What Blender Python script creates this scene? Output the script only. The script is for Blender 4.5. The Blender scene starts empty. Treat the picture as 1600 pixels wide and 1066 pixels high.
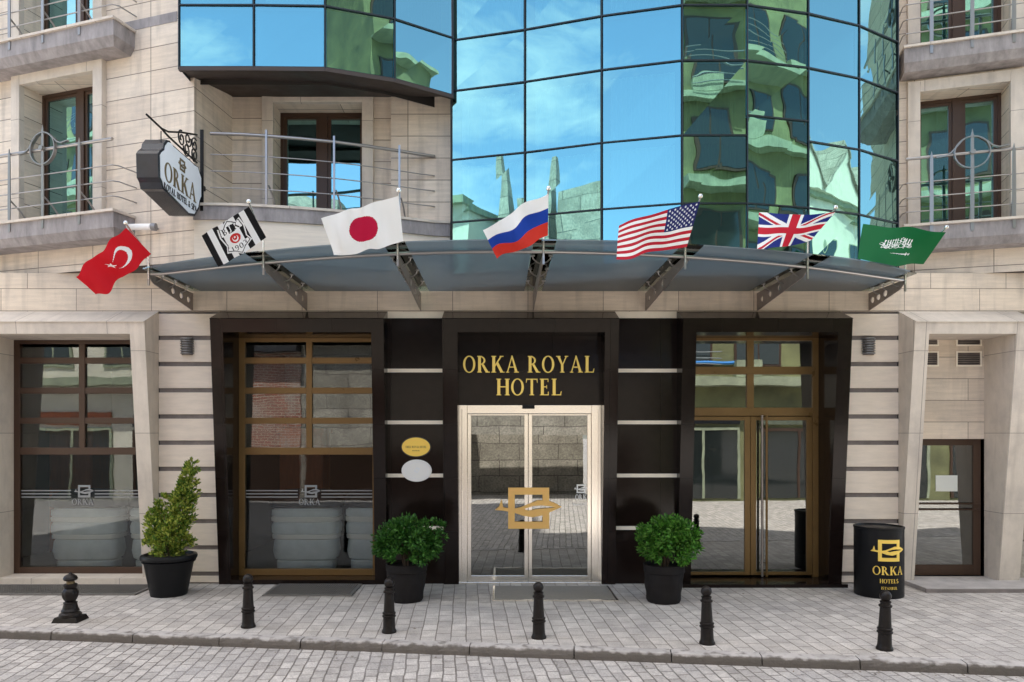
import bpy, bmesh, math, random
from mathutils import Vector, Matrix
from mathutils.geometry import tessellate_polygon
random.seed(7)
R = math.radians
C = bpy.context.scene.collection
scene = bpy.context.scene

# ------------------------------------------------------------------ camera, sky, sun
FP, EYE, D, VX, VY = 1150.0, 2.23, 10.95, 780.0, 678.0     # focal length in photo pixels, eye height, distance to the ground-floor wall
cam = bpy.data.cameras.new('camera'); co = bpy.data.objects.new('camera', cam); C.objects.link(co)
co.location = (0, -D, EYE); co.rotation_euler = (R(90), 0, 0)
cam.sensor_width = 36; cam.lens = 36*FP/1600; cam.shift_x = 20/1600; cam.shift_y = 145/1600
cam.clip_start = 0.05; cam.clip_end = 3000
scene.camera = co
SUN_EL, SUN_ROT = R(64), R(-12)
w = bpy.data.worlds.new('World'); scene.world = w; w.use_nodes = True
nt = w.node_tree; nt.nodes.clear()
N = nt.nodes.new; L = nt.links.new
wo = N('ShaderNodeOutputWorld'); bg = N('ShaderNodeBackground'); bg.inputs[1].default_value = 0.15
sky = N('ShaderNodeTexSky'); sky.sky_type = 'NISHITA'; sky.sun_disc = False
sky.sun_elevation = SUN_EL; sky.sun_rotation = SUN_ROT; sky.dust_density = 1.5; sky.ozone_density = 1.0
tc = N('ShaderNodeTexCoord'); mp = N('ShaderNodeMapping'); mp.inputs['Scale'].default_value = (1.2, 1.2, 3.2)
nz = N('ShaderNodeTexNoise'); nz.inputs['Scale'].default_value = 1.9; nz.inputs['Detail'].default_value = 9; nz.inputs['Roughness'].default_value = .62
nz.inputs['Distortion'].default_value = .5
rp = N('ShaderNodeValToRGB'); rp.color_ramp.elements[0].position = .52; rp.color_ramp.elements[1].position = .9
mx = N('ShaderNodeMixRGB'); mx.inputs[2].default_value = (6.8, 6.35, 5.7, 1)
L(tc.outputs['Generated'], mp.inputs[0]); L(mp.outputs[0], nz.inputs['Vector']); L(nz.outputs[0], rp.inputs[0])
sx = N('ShaderNodeSeparateXYZ'); zr = N('ShaderNodeMapRange'); zr.inputs[1].default_value = .55; zr.inputs[2].default_value = .85; zr.interpolation_type = 'SMOOTHSTEP'
zr.inputs[3].default_value = 0; zr.inputs[4].default_value = .75
L(tc.outputs['Generated'], sx.inputs[0]); L(sx.outputs[2], zr.inputs[0])      # pale overhead cloud added out of view to light facade and pavement more neutrally
ma = N('ShaderNodeMath'); ma.operation = 'MAXIMUM'; L(rp.outputs[0], ma.inputs[0]); L(zr.outputs[0], ma.inputs[1]); L(ma.outputs[0], mx.inputs[0]); L(sky.outputs[0], mx.inputs[1]); L(mx.outputs[0], bg.inputs[0]); L(bg.outputs[0], wo.inputs[0])
sl = bpy.data.lights.new('sun', 'SUN'); sl.energy = 4.5; sl.angle = R(.5); sl.color = (1, .95, .87)
so = bpy.data.objects.new('sun', sl); C.objects.link(so)
so.rotation_euler = (-(R(90)-SUN_EL), 0, -SUN_ROT); so.location = (0, 20, 40)
vs = scene.view_settings; vs.view_transform = 'Standard'; vs.look = 'None'; vs.gamma = 1; vs.use_curve_mapping = False
vs.exposure = 1.85

# ------------------------------------------------------------------ materials
def mat(name, col=(.5, .5, .5), rough=.6, metal=0, spec=.5, var=0, vscale=3, bump=0, bscale=20, streak=None, coat=0):
    m = bpy.data.materials.new(name); m.use_nodes = True
    t = m.node_tree; b = t.nodes['Principled BSDF']
    b.inputs['Base Color'].default_value = (*col, 1); b.inputs['Roughness'].default_value = rough
    b.inputs['Metallic'].default_value = metal; b.inputs['Specular IOR Level'].default_value = spec
    b.inputs['Coat Weight'].default_value = coat
    if var or bump or streak:
        g = t.nodes.new('ShaderNodeNewGeometry'); mpn = t.nodes.new('ShaderNodeMapping')
        if streak: mpn.inputs['Scale'].default_value = streak
        t.links.new(g.outputs['Position'], mpn.inputs[0])
    if var:
        n = t.nodes.new('ShaderNodeTexNoise'); n.inputs['Scale'].default_value = vscale; n.inputs['Detail'].default_value = 8
        n.inputs['Roughness'].default_value = .65
        t.links.new(mpn.outputs[0], n.inputs['Vector'])
        mr = t.nodes.new('ShaderNodeMapRange'); mr.inputs[1].default_value = .3; mr.inputs[2].default_value = .7
        mr.inputs[3].default_value = 1-var; mr.inputs[4].default_value = 1+var
        t.links.new(n.outputs[0], mr.inputs[0])
        v = t.nodes.new('ShaderNodeVectorMath'); v.operation = 'SCALE'; v.inputs[0].default_value = col
        t.links.new(mr.outputs[0], v.inputs['Scale']); t.links.new(v.outputs[0], b.inputs['Base Color'])
        mr2 = t.nodes.new('ShaderNodeMapRange'); mr2.inputs[1].default_value = .3; mr2.inputs[2].default_value = .7
        mr2.inputs[3].default_value = max(0, rough*(1-.25)); mr2.inputs[4].default_value = min(1, rough*1.3)
        t.links.new(n.outputs[0], mr2.inputs[0]); t.links.new(mr2.outputs[0], b.inputs['Roughness'])
    if bump:
        n2 = t.nodes.new('ShaderNodeTexNoise'); n2.inputs['Scale'].default_value = bscale; n2.inputs['Detail'].default_value = 6
        t.links.new(mpn.outputs[0], n2.inputs['Vector'])
        bp = t.nodes.new('ShaderNodeBump'); bp.inputs['Strength'].default_value = bump; bp.inputs['Distance'].default_value = .01
        t.links.new(n2.outputs[0], bp.inputs['Height']); t.links.new(bp.outputs[0], b.inputs['Normal'])
    return m

def brickmat(name, c1, c2, mortar, bw, rh, ms, rough=.75, off=.5, phase=(0, 0), rot=0, streak=(1.2, 14, 1), sv=.14, dirt=.25, dscale=.8,
             bump=.5, world=False, swap=False, warp=0, grain=0, gscale=90, smooth=.1, dark=(.25, .24, .25), rain=0):
    m = bpy.data.materials.new(name); m.use_nodes = True; t = m.node_tree; b = t.nodes['Principled BSDF']; n = t.nodes.new; l = t.links.new
    if world: src = n('ShaderNodeNewGeometry').outputs['Position']
    else: src = n('ShaderNodeUVMap').outputs[0]
    mp = n('ShaderNodeMapping'); mp.inputs['Location'].default_value = (phase[0], phase[1], 0); mp.inputs['Rotation'].default_value = (0, 0, rot)
    l(src, mp.inputs[0]); vec = mp.outputs[0]
    if warp:
        wn = n('ShaderNodeTexNoise'); wn.inputs['Scale'].default_value = 2.3; wn.inputs['Detail'].default_value = 3; l(vec, wn.inputs['Vector'])
        s1 = n('ShaderNodeVectorMath'); s1.operation = 'SUBTRACT'; s1.inputs[1].default_value = (.5, .5, .5); l(wn.outputs['Color'], s1.inputs[0])
        s2 = n('ShaderNodeVectorMath'); s2.operation = 'SCALE'; s2.inputs['Scale'].default_value = warp; l(s1.outputs[0], s2.inputs[0])
        s3 = n('ShaderNodeVectorMath'); s3.operation = 'ADD'; l(vec, s3.inputs[0]); l(s2.outputs[0], s3.inputs[1]); vec = s3.outputs[0]
    br = n('ShaderNodeTexBrick'); br.offset = off; br.inputs['Scale'].default_value = 1
    br.inputs['Color1'].default_value = (*c1, 1); br.inputs['Color2'].default_value = (*c2, 1); br.inputs['Mortar'].default_value = (*mortar, 1)
    br.inputs['Mortar Size'].default_value = ms; br.inputs['Mortar Smooth'].default_value = smooth
    br.inputs['Brick Width'].default_value = bw; br.inputs['Row Height'].default_value = rh
    l(vec, br.inputs['Vector'])
    mp2 = n('ShaderNodeMapping'); mp2.inputs['Scale'].default_value = streak; l(vec, mp2.inputs[0])
    st = n('ShaderNodeTexNoise'); st.inputs['Scale'].default_value = 1.6; st.inputs['Detail'].default_value = 7; st.inputs['Roughness'].default_value = .6
    l(mp2.outputs[0], st.inputs['Vector'])
    mr = n('ShaderNodeMapRange'); mr.inputs[1].default_value = .3; mr.inputs[2].default_value = .7; mr.inputs[3].default_value = 1-sv; mr.inputs[4].default_value = 1+sv*.7
    l(st.outputs[0], mr.inputs[0])
    v = n('ShaderNodeVectorMath'); v.operation = 'SCALE'; l(br.outputs['Color'], v.inputs[0]); l(mr.outputs[0], v.inputs['Scale'])
    dn = n('ShaderNodeTexNoise'); dn.inputs['Scale'].default_value = dscale; dn.inputs['Detail'].default_value = 9; dn.inputs['Roughness'].default_value = .68; l(vec, dn.inputs['Vector'])
    dr = n('ShaderNodeMapRange'); dr.inputs[1].default_value = .48; dr.inputs[2].default_value = .8; dr.inputs[3].default_value = 0; dr.inputs[4].default_value = dirt*2
    dr.clamp = True; l(dn.outputs[0], dr.inputs[0])
    mx = n('ShaderNodeMixRGB'); mx.inputs[2].default_value = (*dark, 1); l(dr.outputs[0], mx.inputs[0]); l(v.outputs[0], mx.inputs[1])
    out = mx.outputs[0]
    if rain:
        m3 = n('ShaderNodeMapping'); m3.inputs['Scale'].default_value = (5.5, .55, 1); l(src, m3.inputs[0])
        rn = n('ShaderNodeTexNoise'); rn.inputs['Scale'].default_value = 1.3; rn.inputs['Detail'].default_value = 7; l(m3.outputs[0], rn.inputs['Vector'])
        rr_ = n('ShaderNodeMapRange'); rr_.inputs[1].default_value = .53; rr_.inputs[2].default_value = .80; rr_.inputs[4].default_value = rain; l(rn.outputs[0], rr_.inputs[0])
        x3 = n('ShaderNodeMixRGB'); x3.inputs[2].default_value = (.24, .205, .18, 1); l(rr_.outputs[0], x3.inputs[0]); l(out, x3.inputs[1]); out = x3.outputs[0]
    gn = n('ShaderNodeTexNoise'); gn.inputs['Scale'].default_value = gscale; gn.inputs['Detail'].default_value = 5; l(vec, gn.inputs['Vector'])
    if grain:
        gr = n('ShaderNodeMapRange'); gr.inputs[1].default_value = .3; gr.inputs[2].default_value = .7; gr.inputs[3].default_value = 1-grain; gr.inputs[4].default_value = 1+grain
        l(gn.outputs[0], gr.inputs[0]); v2 = n('ShaderNodeVectorMath'); v2.operation = 'SCALE'; l(out, v2.inputs[0]); l(gr.outputs[0], v2.inputs['Scale']); out = v2.outputs[0]
    l(out, b.inputs['Base Color']); b.inputs['Roughness'].default_value = rough; b.inputs['Specular IOR Level'].default_value = .35
    ad = n('ShaderNodeMath'); ad.operation = 'MULTIPLY_ADD'; ad.inputs[1].default_value = .15; l(gn.outputs[0], ad.inputs[0])
    iv = n('ShaderNodeMath'); iv.operation = 'SUBTRACT'; iv.inputs[0].default_value = 1; l(br.outputs['Fac'], iv.inputs[1]); l(iv.outputs[0], ad.inputs[2])
    bp = n('ShaderNodeBump'); bp.inputs['Strength'].default_value = bump; bp.inputs['Distance'].default_value = .012
    l(ad.outputs[0], bp.inputs['Height']); l(bp.outputs[0], b.inputs['Normal'])
    return m

def glassmat(name, refl, tint, trans, mixr, wav=.0, wscale=1.2, fres=True, rough=0.0, dist=.02):
    """coated glass: glossy share (mixr at normal incidence) over tinted transparency"""
    m = bpy.data.materials.new(name); m.use_nodes = True; t = m.node_tree; t.nodes.clear(); n = t.nodes.new; l = t.links.new
    o = n('ShaderNodeOutputMaterial'); gl = n('ShaderNodeBsdfGlossy'); gl.inputs['Color'].default_value = (*refl, 1); gl.inputs['Roughness'].default_value = rough
    tr = n('ShaderNodeBsdfTransparent'); tr.inputs['Color'].default_value = (*trans, 1)
    mx = n('ShaderNodeMixShader'); l(tr.outputs[0], mx.inputs[1]); l(gl.outputs[0], mx.inputs[2])
    lw = n('ShaderNodeLayerWeight'); lw.inputs['Blend'].default_value = .35
    mr = n('ShaderNodeMapRange'); mr.inputs[3].default_value = mixr; mr.inputs[4].default_value = 1
    l(lw.outputs['Fresnel'], mr.inputs[0]); l(mr.outputs[0], mx.inputs[0])
    if wav:
        g = n('ShaderNodeNewGeometry'); nz = n('ShaderNodeTexNoise'); nz.inputs['Scale'].default_value = wscale; nz.inputs['Detail'].default_value = 1.5
        l(g.outputs['Position'], nz.inputs['Vector'])
        bp = n('ShaderNodeBump'); bp.inputs['Strength'].default_value = wav; bp.inputs['Distance'].default_value = dist
        l(nz.outputs[0], bp.inputs['Height']); l(bp.outputs[0], gl.inputs['Normal']); l(bp.outputs[0], lw.inputs['Normal'])
    l(mx.outputs[0], o.inputs[0])
    return m

M = {}
M['stone'] = brickmat('travertine', (.78, .68, .57), (.68, .575, .475), (.20, .16, .13), 1.05, .33, .0055, off=0, phase=(.32, -.10), sv=.12, dirt=.22, rain=.5, bump=.5, dscale=1.4, grain=.05)
M['stone2'] = brickmat('travertine_band', (.78, .67, .55), (.66, .555, .45), (.22, .175, .14), 1.12, .33, .0045, off=.35, phase=(.3, -.10), sv=.12, dirt=.2, rain=.4, bump=.5, dscale=1.4, grain=.05)
M['block'] = mat('travertine_block', (.77, .67, .57), .7, var=.10, vscale=1.5, streak=(1.5, 2, 9), bump=.25, bscale=30)
M['trim'] = brickmat('pale_marble_trim', (.68, .605, .525), (.63, .56, .485), (.26, .22, .19), 1.3, 1.18, .004, off=0, phase=(.4, .12), sv=.09, dirt=.3, dscale=1.1, streak=(4, 2, 1), bump=.3, dark=(.30, .27, .26), grain=.04, rain=.4)
M['plain'] = mat('plain_travertine', (.78, .69, .59), .7, var=.09, vscale=1.4, streak=(2, 2, 18), bump=.2, bscale=40)
M['fascia'] = mat('weathered_slab_stone', (.30, .275, .275), .8, var=.38, vscale=2.6, streak=(2.4, 2.4, .7), bump=.4, bscale=30)
M['granite'] = brickmat('polished_granite', (.015, .0095, .008), (.011, .007, .006), (.004, .003, .003), .8, .79, .003, off=0, rough=.12, sv=.2, streak=(5, 5, 5), dirt=.12, dark=(.012, .01, .01), bump=.08, grain=.25, gscale=160)
M['granite'].node_tree.nodes['Principled BSDF'].inputs['Specular IOR Level'].default_value = .22
M['ledge'] = mat('pale_ledge_stone', (.92, .84, .72), .2, var=.06, vscale=5)
M['groove'] = mat('dark_groove_stone', (.19, .165, .155), .75, var=.3, vscale=6, bump=.4)
M['bronze'] = mat('bronze_aluminium', (.18, .105, .035), .34, metal=.35, var=.12, vscale=3)
M['brown'] = mat('brown_window_metal', (.065, .035, .022), .4, metal=.2)
M['steel'] = mat('brushed_steel', (.92, .87, .80), .2, metal=.92, bump=.05, bscale=3)
M['rail'] = mat('rail_steel', (.36, .345, .34), .3, metal=.85)
M['plate'] = mat('bracket_steel', (.32, .28, .26), .4, metal=.6, var=.25, vscale=6)
M['mullion'] = mat('dark_mullion', (.012, .018, .024), .4, metal=.2)
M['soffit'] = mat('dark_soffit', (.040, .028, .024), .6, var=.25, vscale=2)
M['gold'] = mat('polished_brass', (1.0, .74, .19), .25, metal=.4)
M['goldmatte'] = mat('satin_brass', (.80, .50, .17), .4, metal=.5, var=.08)
M['black'] = mat('black_iron', (.009, .008, .008), .4, spec=.22, var=.25, vscale=12, bump=.25, bscale=60)
M['bollard'] = mat('cast_iron_paint', (.014, .011, .010), .36, spec=.22, var=.3, vscale=14, bump=.35, bscale=50)
M['plastic'] = mat('black_plastic', (.008, .0085, .010), .42, spec=.22, var=.15, vscale=8, bump=.1)
M['fabricpot'] = mat('black_grow_bag', (.014, .012, .012), .8, spec=.22, var=.25, vscale=9, bump=.6, bscale=12)
M['soil'] = mat('soil', (.04, .028, .02), .95, bump=.6)
M['white'] = mat('white_enamel', (.90, .90, .90), .35)
M['signface'] = mat('sign_face', (.86, .89, .94), .4, var=.03)
M['ink'] = mat('dark_lettering', (.03, .028, .03), .5)
M['brassdark'] = mat('dull_brass_lettering', (.17, .12, .055), .4, metal=.3)
M['yellow'] = mat('gold_leaf', (.92, .66, .14), .35, metal=.5)
M['greyfab'] = mat('pale_upholstery', (.74, .80, .80), .85, var=.1, vscale=5)
M['stripe'] = mat('cream_piping', (.90, .89, .82), .8)
M['darkfab'] = mat('dark_upholstery', (.02, .02, .024), .6)
M['wood'] = mat('orange_wood', (.36, .10, .035), .45, var=.2, vscale=3, streak=(6, 6, .8))
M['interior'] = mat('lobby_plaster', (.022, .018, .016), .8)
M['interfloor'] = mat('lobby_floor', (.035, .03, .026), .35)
M['curtain'] = mat('white_net_curtain', (.85, .86, .86), .9)
M['greendrape'] = mat('green_drape', (.05, .12, .07), .8, var=.2)
M['decal'] = mat('frosted_decal', (.30, .31, .32), .7)
M['mat'] = mat('door_mat', (.26, .24, .215), .95, bump=.6, bscale=120, var=.15, vscale=30)
M['grate'] = mat('galvanised_grate', (.20, .19, .18), .55, metal=.5, var=.2, vscale=9)
M['louvre'] = mat('grey_lamp_metal', (.27, .27, .28), .4, metal=.5)
M['paper'] = mat('paper', (.72, .74, .70), .8)
M['greenbldg'] = mat('opposite_render_plaster', (.17, .175, .085), .85, var=.5, vscale=.7, bump=.3, bscale=6)
M['palebldg'] = mat('opposite_pale_plaster', (.66, .62, .52), .85, var=.2, vscale=.6, bump=.3, bscale=6)
M['redbrick'] = brickmat('old_red_brick', (.38, .14, .09), (.30, .11, .07), (.50, .44, .38), .24, .09, .014, sv=.3, dirt=.5, dark=(.5, .46, .40), dscale=1.2, bump=1)
M['oldconc'] = brickmat('stained_concrete', (.44, .40, .34), (.33, .30, .25), (.16, .14, .12), 1.5, .62, .015, sv=.35, streak=(2, 2, 2), dirt=.6, dscale=1.6, bump=.9, dark=(.14, .12, .10), grain=.3, gscale=14)
M['slabedge'] = mat('pale_slab_edge', (.27, .30, .21), .8, var=.3)
M['darkglass'] = mat('dark_window_glass', (.015, .02, .02), .06, spec=.8)
M['roof'] = mat('clay_roof', (.30, .13, .08), .85, var=.2)
M['bluepipe'] = mat('blue_pipe', (.03, .22, .60), .4)
M['shutter'] = mat('grey_shutter', (.20, .22, .24), .5, metal=.3)
M['bark'] = mat('bark', (.09, .06, .04), .9, var=.3, vscale=8, bump=.6)
M['mirror'] = glassmat('blue_mirror_glass', (.33, .68, .67), None, (.36, .62, .68), .62, wav=.25, wscale=.9, dist=.02)
M['mirrorwavy'] = glassmat('blue_mirror_glass_wavy', (.30, .56, .52), None, (.25, .42, .40), .64, wav=.4, wscale=1.0, dist=.022)
M['panel'] = mat('blue_panel_glass', (.10, .42, .62), .08, spec=.8, coat=1, var=.04)
M['shopglass'] = glassmat('shop_glass', (.92, .95, .95), None, (.84, .86, .86), .035, wav=.12, wscale=1.6, dist=.012)
M['lowerglass'] = glassmat('dimmed_lower_glass', (.80, .84, .86), None, (.84, .86, .86), .0, wav=.12, wscale=1.6, dist=.012)  # same shop glass with reflection turned down so lower panes render darker
M['signblack'] = mat('gloss_black_enamel', (.022, .025, .034), .2, var=.2, vscale=6)
M['doorglass'] = glassmat('door_glass', (.92, .94, .92), None, (.40, .41, .40), .20, wav=.1, wscale=1.4, dist=.01)
M['roomglass'] = glassmat('room_glass', (.42, .78, .80), None, (.36, .52, .46), .55, wav=.25, wscale=1.3, dist=.02)

def canopyglass():
    m = bpy.data.materials.new('canopy_glass'); m.use_nodes = True; t = m.node_tree; t.nodes.clear(); n = t.nodes.new; l = t.links.new
    o = n('ShaderNodeOutputMaterial'); p = n('ShaderNodeBsdfPrincipled'); p.inputs['Base Color'].default_value = (.26, .295, .31, 1); p.inputs['Roughness'].default_value = .16
    p.inputs['Specular IOR Level'].default_value = .5
    tl = n('ShaderNodeBsdfTranslucent'); tl.inputs['Color'].default_value = (.30, .37, .42, 1)
    tr = n('ShaderNodeBsdfTransparent'); tr.inputs['Color'].default_value = (.55, .66, .72, 1)
    a = n('ShaderNodeMixShader'); a.inputs[0].default_value = .30; l(p.outputs[0], a.inputs[1]); l(tl.outputs[0], a.inputs[2])
    b = n('ShaderNodeMixShader'); b.inputs[0].default_value = .32; l(a.outputs[0], b.inputs[1]); l(tr.outputs[0], b.inputs[2]); l(b.outputs[0], o.inputs[0])
    return m
M['canopy'] = canopyglass()
M['clearglass'] = glassmat('clear_greenish_glass', (.9, .95, .93), None, (.66, .80, .76), .10)

def colmat(name, rough=.8, trans=0, sheen=0):
    m = bpy.data.materials.new(name); m.use_nodes = True; t = m.node_tree; b = t.nodes['Principled BSDF']
    a = t.nodes.new('ShaderNodeAttribute'); a.attribute_name = 'Col'
    t.links.new(a.outputs['Color'], b.inputs['Base Color']); b.inputs['Roughness'].default_value = rough
    b.inputs['Specular IOR Level'].default_value = .3
    if trans:
        o = t.nodes['Material Output']; tl = t.nodes.new('ShaderNodeBsdfTranslucent'); t.links.new(a.outputs['Color'], tl.inputs[0])
        x = t.nodes.new('ShaderNodeMixShader'); x.inputs[0].default_value = trans
        t.links.new(b.outputs[0], x.inputs[1]); t.links.new(tl.outputs[0], x.inputs[2]); t.links.new(x.outputs[0], o.inputs[0])
    return m
M['cloth'] = colmat('flag_cloth', .75, .3)
M['leaf'] = colmat('leaf', .5, .25)

# ------------------------------------------------------------------ mesh helpers
WLOC = {}
class MB:
    def __init__(s): s.v = []; s.f = []; s.c = None; s.mi = None
    def poly(s, pts):
        i = len(s.v); s.v += [tuple(p) for p in pts]; s.f.append(tuple(range(i, i+len(pts)))); return s
    def box(s, x0, x1, y0, y1, z0, z1):
        return s.hexa([(x0, y0, z0), (x1, y0, z0), (x1, y1, z0), (x0, y1, z0)], [(x0, y0, z1), (x1, y0, z1), (x1, y1, z1), (x0, y1, z1)])
    def hexa(s, a, b):
        i = len(s.v); n = len(a); s.v += list(a)+list(b)
        s.f.append(tuple(reversed(range(i, i+n)))); s.f.append(tuple(range(i+n, i+2*n)))
        for k in range(n):
            j = (k+1) % n; s.f.append((i+k, i+j, i+n+j, i+n+k))
        return s
    def obox(s, p, q, wid, z0, z1, off=0):
        """box along plan segment p->q, from offset off to off+wid inward (left normal), z0..z1"""
        d = Vector((q[0]-p[0], q[1]-p[1])); n = Vector((-d.y, d.x)).normalized()
        a = [(p[0]+n.x*off, p[1]+n.y*off), (q[0]+n.x*off, q[1]+n.y*off), (q[0]+n.x*(off+wid), q[1]+n.y*(off+wid)), (p[0]+n.x*(off+wid), p[1]+n.y*(off+wid))]
        return s.hexa([(x, y, z0) for x, y in a], [(x, y, z1) for x, y in a])
    def prism(s, outer, holes, O, U, V, n, th, lift=0):
        O, U, V, n = Vector(O), Vector(U), Vector(V), Vector(n)
        loops = [outer]+list(holes)
        tri = tessellate_polygon([[Vector((p[0], p[1], 0)) for p in lp] for lp in loops])
        i = len(s.v); flat = [p for lp in loops for p in lp]; m = len(flat)
        for h in (lift, lift+th): s.v += [tuple(O+U*p[0]+V*p[1]+n*h) for p in flat]
        for t in tri: s.f.append(tuple(i+m+k for k in t)); s.f.append(tuple(i+k for k in reversed(t)))
        b = 0
        for lp in loops:
            for k in range(len(lp)):
                j = (k+1) % len(lp); s.f.append((i+b+k, i+b+j, i+m+b+j, i+m+b+k))
            b += len(lp)
        return s
    def tube(s, pts, r, seg=8, cap=True):
        pts = [Vector(p) for p in pts]; n = len(pts); i0 = len(s.v)
        rr = r if isinstance(r, (list, tuple)) else [r]*n
        ref = None
        for k, p in enumerate(pts):
            t = (pts[min(k+1, n-1)]-pts[max(k-1, 0)]).normalized()
            if ref is None:
                ref = Vector((0, 0, 1)) if abs(t.z) < .9 else Vector((1, 0, 0))
            a = (ref-t*ref.dot(t)).normalized(); ref = a; b = t.cross(a)
            for q in range(seg):
                an = 2*math.pi*q/seg; s.v.append(tuple(p+(a*math.cos(an)+b*math.sin(an))*rr[k]))
        for k in range(n-1):
            for q in range(seg):
                q2 = (q+1) % seg; s.f.append((i0+k*seg+q, i0+k*seg+q2, i0+(k+1)*seg+q2, i0+(k+1)*seg+q))
        if cap:
            s.f.append(tuple(reversed(range(i0, i0+seg)))); s.f.append(tuple(range(i0+(n-1)*seg, i0+n*seg)))
        return s
    def lathe(s, prof, c, seg=24, sx=1, sy=1, a0=0, a1=2*math.pi):
        i0 = len(s.v); full = abs(a1-a0-2*math.pi) < 1e-6; m = seg if full else seg+1
        for r, z in prof:
            for q in range(m):
                an = a0+(a1-a0)*q/seg; s.v.append((c[0]+r*math.cos(an)*sx, c[1]+r*math.sin(an)*sy, c[2]+z))
        for k in range(len(prof)-1):
            for q in range(seg):
                q2 = (q+1) % m; s.f.append((i0+k*m+q, i0+k*m+q2, i0+(k+1)*m+q2, i0+(k+1)*m+q))
        s.f.append(tuple(reversed(range(i0, i0+m)))); s.f.append(tuple(range(i0+(len(prof)-1)*m, i0+len(prof)*m)))
        return s
    def build(s, name, m, parent=None, smooth=False, bevel=0, fix=True):
        off = WLOC.get(parent.as_pointer(), Vector((0, 0, 0))) if parent else Vector((0, 0, 0))
        me = bpy.data.meshes.new(name); me.from_pydata([tuple(Vector(v)-off) for v in s.v], [], s.f)
        uv = me.uv_layers.new(name='UVMap')
        for p in me.polygons:
            n = p.normal
            if abs(n.z) > .75: fu = lambda c: (c[0], c[1])
            else:
                t = Vector((-n.y, n.x, 0)); t.normalize()
                if t.x < -.001 or (abs(t.x) <= .001 and t.y < 0): t = -t
                fu = lambda c, t=t: (c[0]*t.x+c[1]*t.y, c[2])
            for li in p.loop_indices: uv.data[li].uv = fu(s.v[me.loops[li].vertex_index])
        if s.c:
            a = me.color_attributes.new('Col', 'FLOAT_COLOR', 'CORNER')
            for p in me.polygons:
                c = s.c[p.index]
                for li in p.loop_indices: a.data[li].color = (*c, 1)
        elif fix:
            bm = bmesh.new(); bm.from_mesh(me); bmesh.ops.recalc_face_normals(bm, faces=bm.faces); bm.to_mesh(me); bm.free()
        if smooth:
            me.polygons.foreach_set('use_smooth', [True]*len(me.polygons))
            try: me.set_sharp_from_angle(angle=R(38))
            except Exception: pass
        me.materials.append(M[m] if isinstance(m, str) else m)
        o = bpy.data.objects.new(name, me); C.objects.link(o)
        if parent: o.parent = parent
        if parent: WLOC[o.as_pointer()] = off
        if bevel:
            b = o.modifiers.new('bevel', 'BEVEL'); b.width = bevel; b.segments = 2; b.limit_method = 'ANGLE'; b.angle_limit = R(50)
        return o

def tag(o, label=None, cat=None, group=None, kind=None):
    if label: o['label'] = label
    if cat: o['category'] = cat
    if group: o['group'] = group
    if kind: o['kind'] = kind
    return o
def empty(name, loc=(0, 0, 0), label=None, cat=None, group=None):
    o = bpy.data.objects.new(name, None); C.objects.link(o); o.location = loc; o.empty_display_size = .2
    WLOC[o.as_pointer()] = Vector(loc); return tag(o, label, cat, group)
def part(name, parent):
    o = bpy.data.objects.new(name, None); C.objects.link(o); o.parent = parent; o.empty_display_size = .1
    WLOC[o.as_pointer()] = WLOC[parent.as_pointer()]; return o
def copy_tree(o, parent=None, kids=None):
    c = o.copy(); C.objects.link(c); c.parent = parent
    for ch in [x for x in bpy.data.objects if x.parent == o]: copy_tree(ch, c)
    return c
def P(px, py, y=0):
    d = D+y; return Vector(((px-VX)*d/FP, y, EYE+(VY-py)*d/FP))
def PX(px, y=0): return (px-VX)*(D+y)/FP
def PZ(py, y=0): return EYE+(VY-py)*(D+y)/FP
class Plane:
    """vertical plane through two plan points; finds where a sight line meets it"""
    def __init__(s, a, b):
        s.a = Vector(a); s.d = (Vector(b)-Vector(a)).normalized(); s.n = Vector((-s.d.y, s.d.x))
    def uz(s, px, py):
        r = Vector(((px-VX)/FP, 1)); o = Vector((0, -D)); t = (s.a-o).dot(s.n)/r.dot(s.n); q = o+r*t
        return (q-s.a).dot(s.d), EYE+(VY-py)/FP*t
    def pt(s, u, off=0): q = s.a+s.d*u+s.n*off; return (q.x, q.y)

def arc(cx, cy, rx, ry, a0, a1, n): return [(cx+rx*math.cos(R(a0+(a1-a0)*k/n)), cy+ry*math.sin(R(a0+(a1-a0)*k/n))) for k in range(n+1)]
def pl(pts, wd):
    """outline of a stroke of width wd along pts"""
    l, r = [], []
    ws = wd if isinstance(wd, list) else [wd]*len(pts)
    for k, p in enumerate(pts):
        a = pts[max(k-1, 0)]; b = pts[min(k+1, len(pts)-1)]; dx, dy = b[0]-a[0], b[1]-a[1]; q = math.hypot(dx, dy) or 1
        h = ws[min(k, len(ws)-1)]/2; l.append((p[0]-dy/q*h, p[1]+dx/q*h)); r.append((p[0]+dy/q*h, p[1]-dx/q*h))
    return l+r[::-1]
def rc(x0, y0, x1, y1): return [(x0, y0), (x1, y0), (x1, y1), (x0, y1)]
T, t_, sf, se = .205, .075, .05, .07
def stem(x, y0=0, y1=1, wd=T): return [(rc(x, y0, x+wd, y1), [])] + ([(rc(x-se, 0, x+wd+se, sf), [])] if y0 == 0 else []) + ([(rc(x-se, 1-sf, x+wd+se, 1), [])] if y1 == 1 else [])
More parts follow.
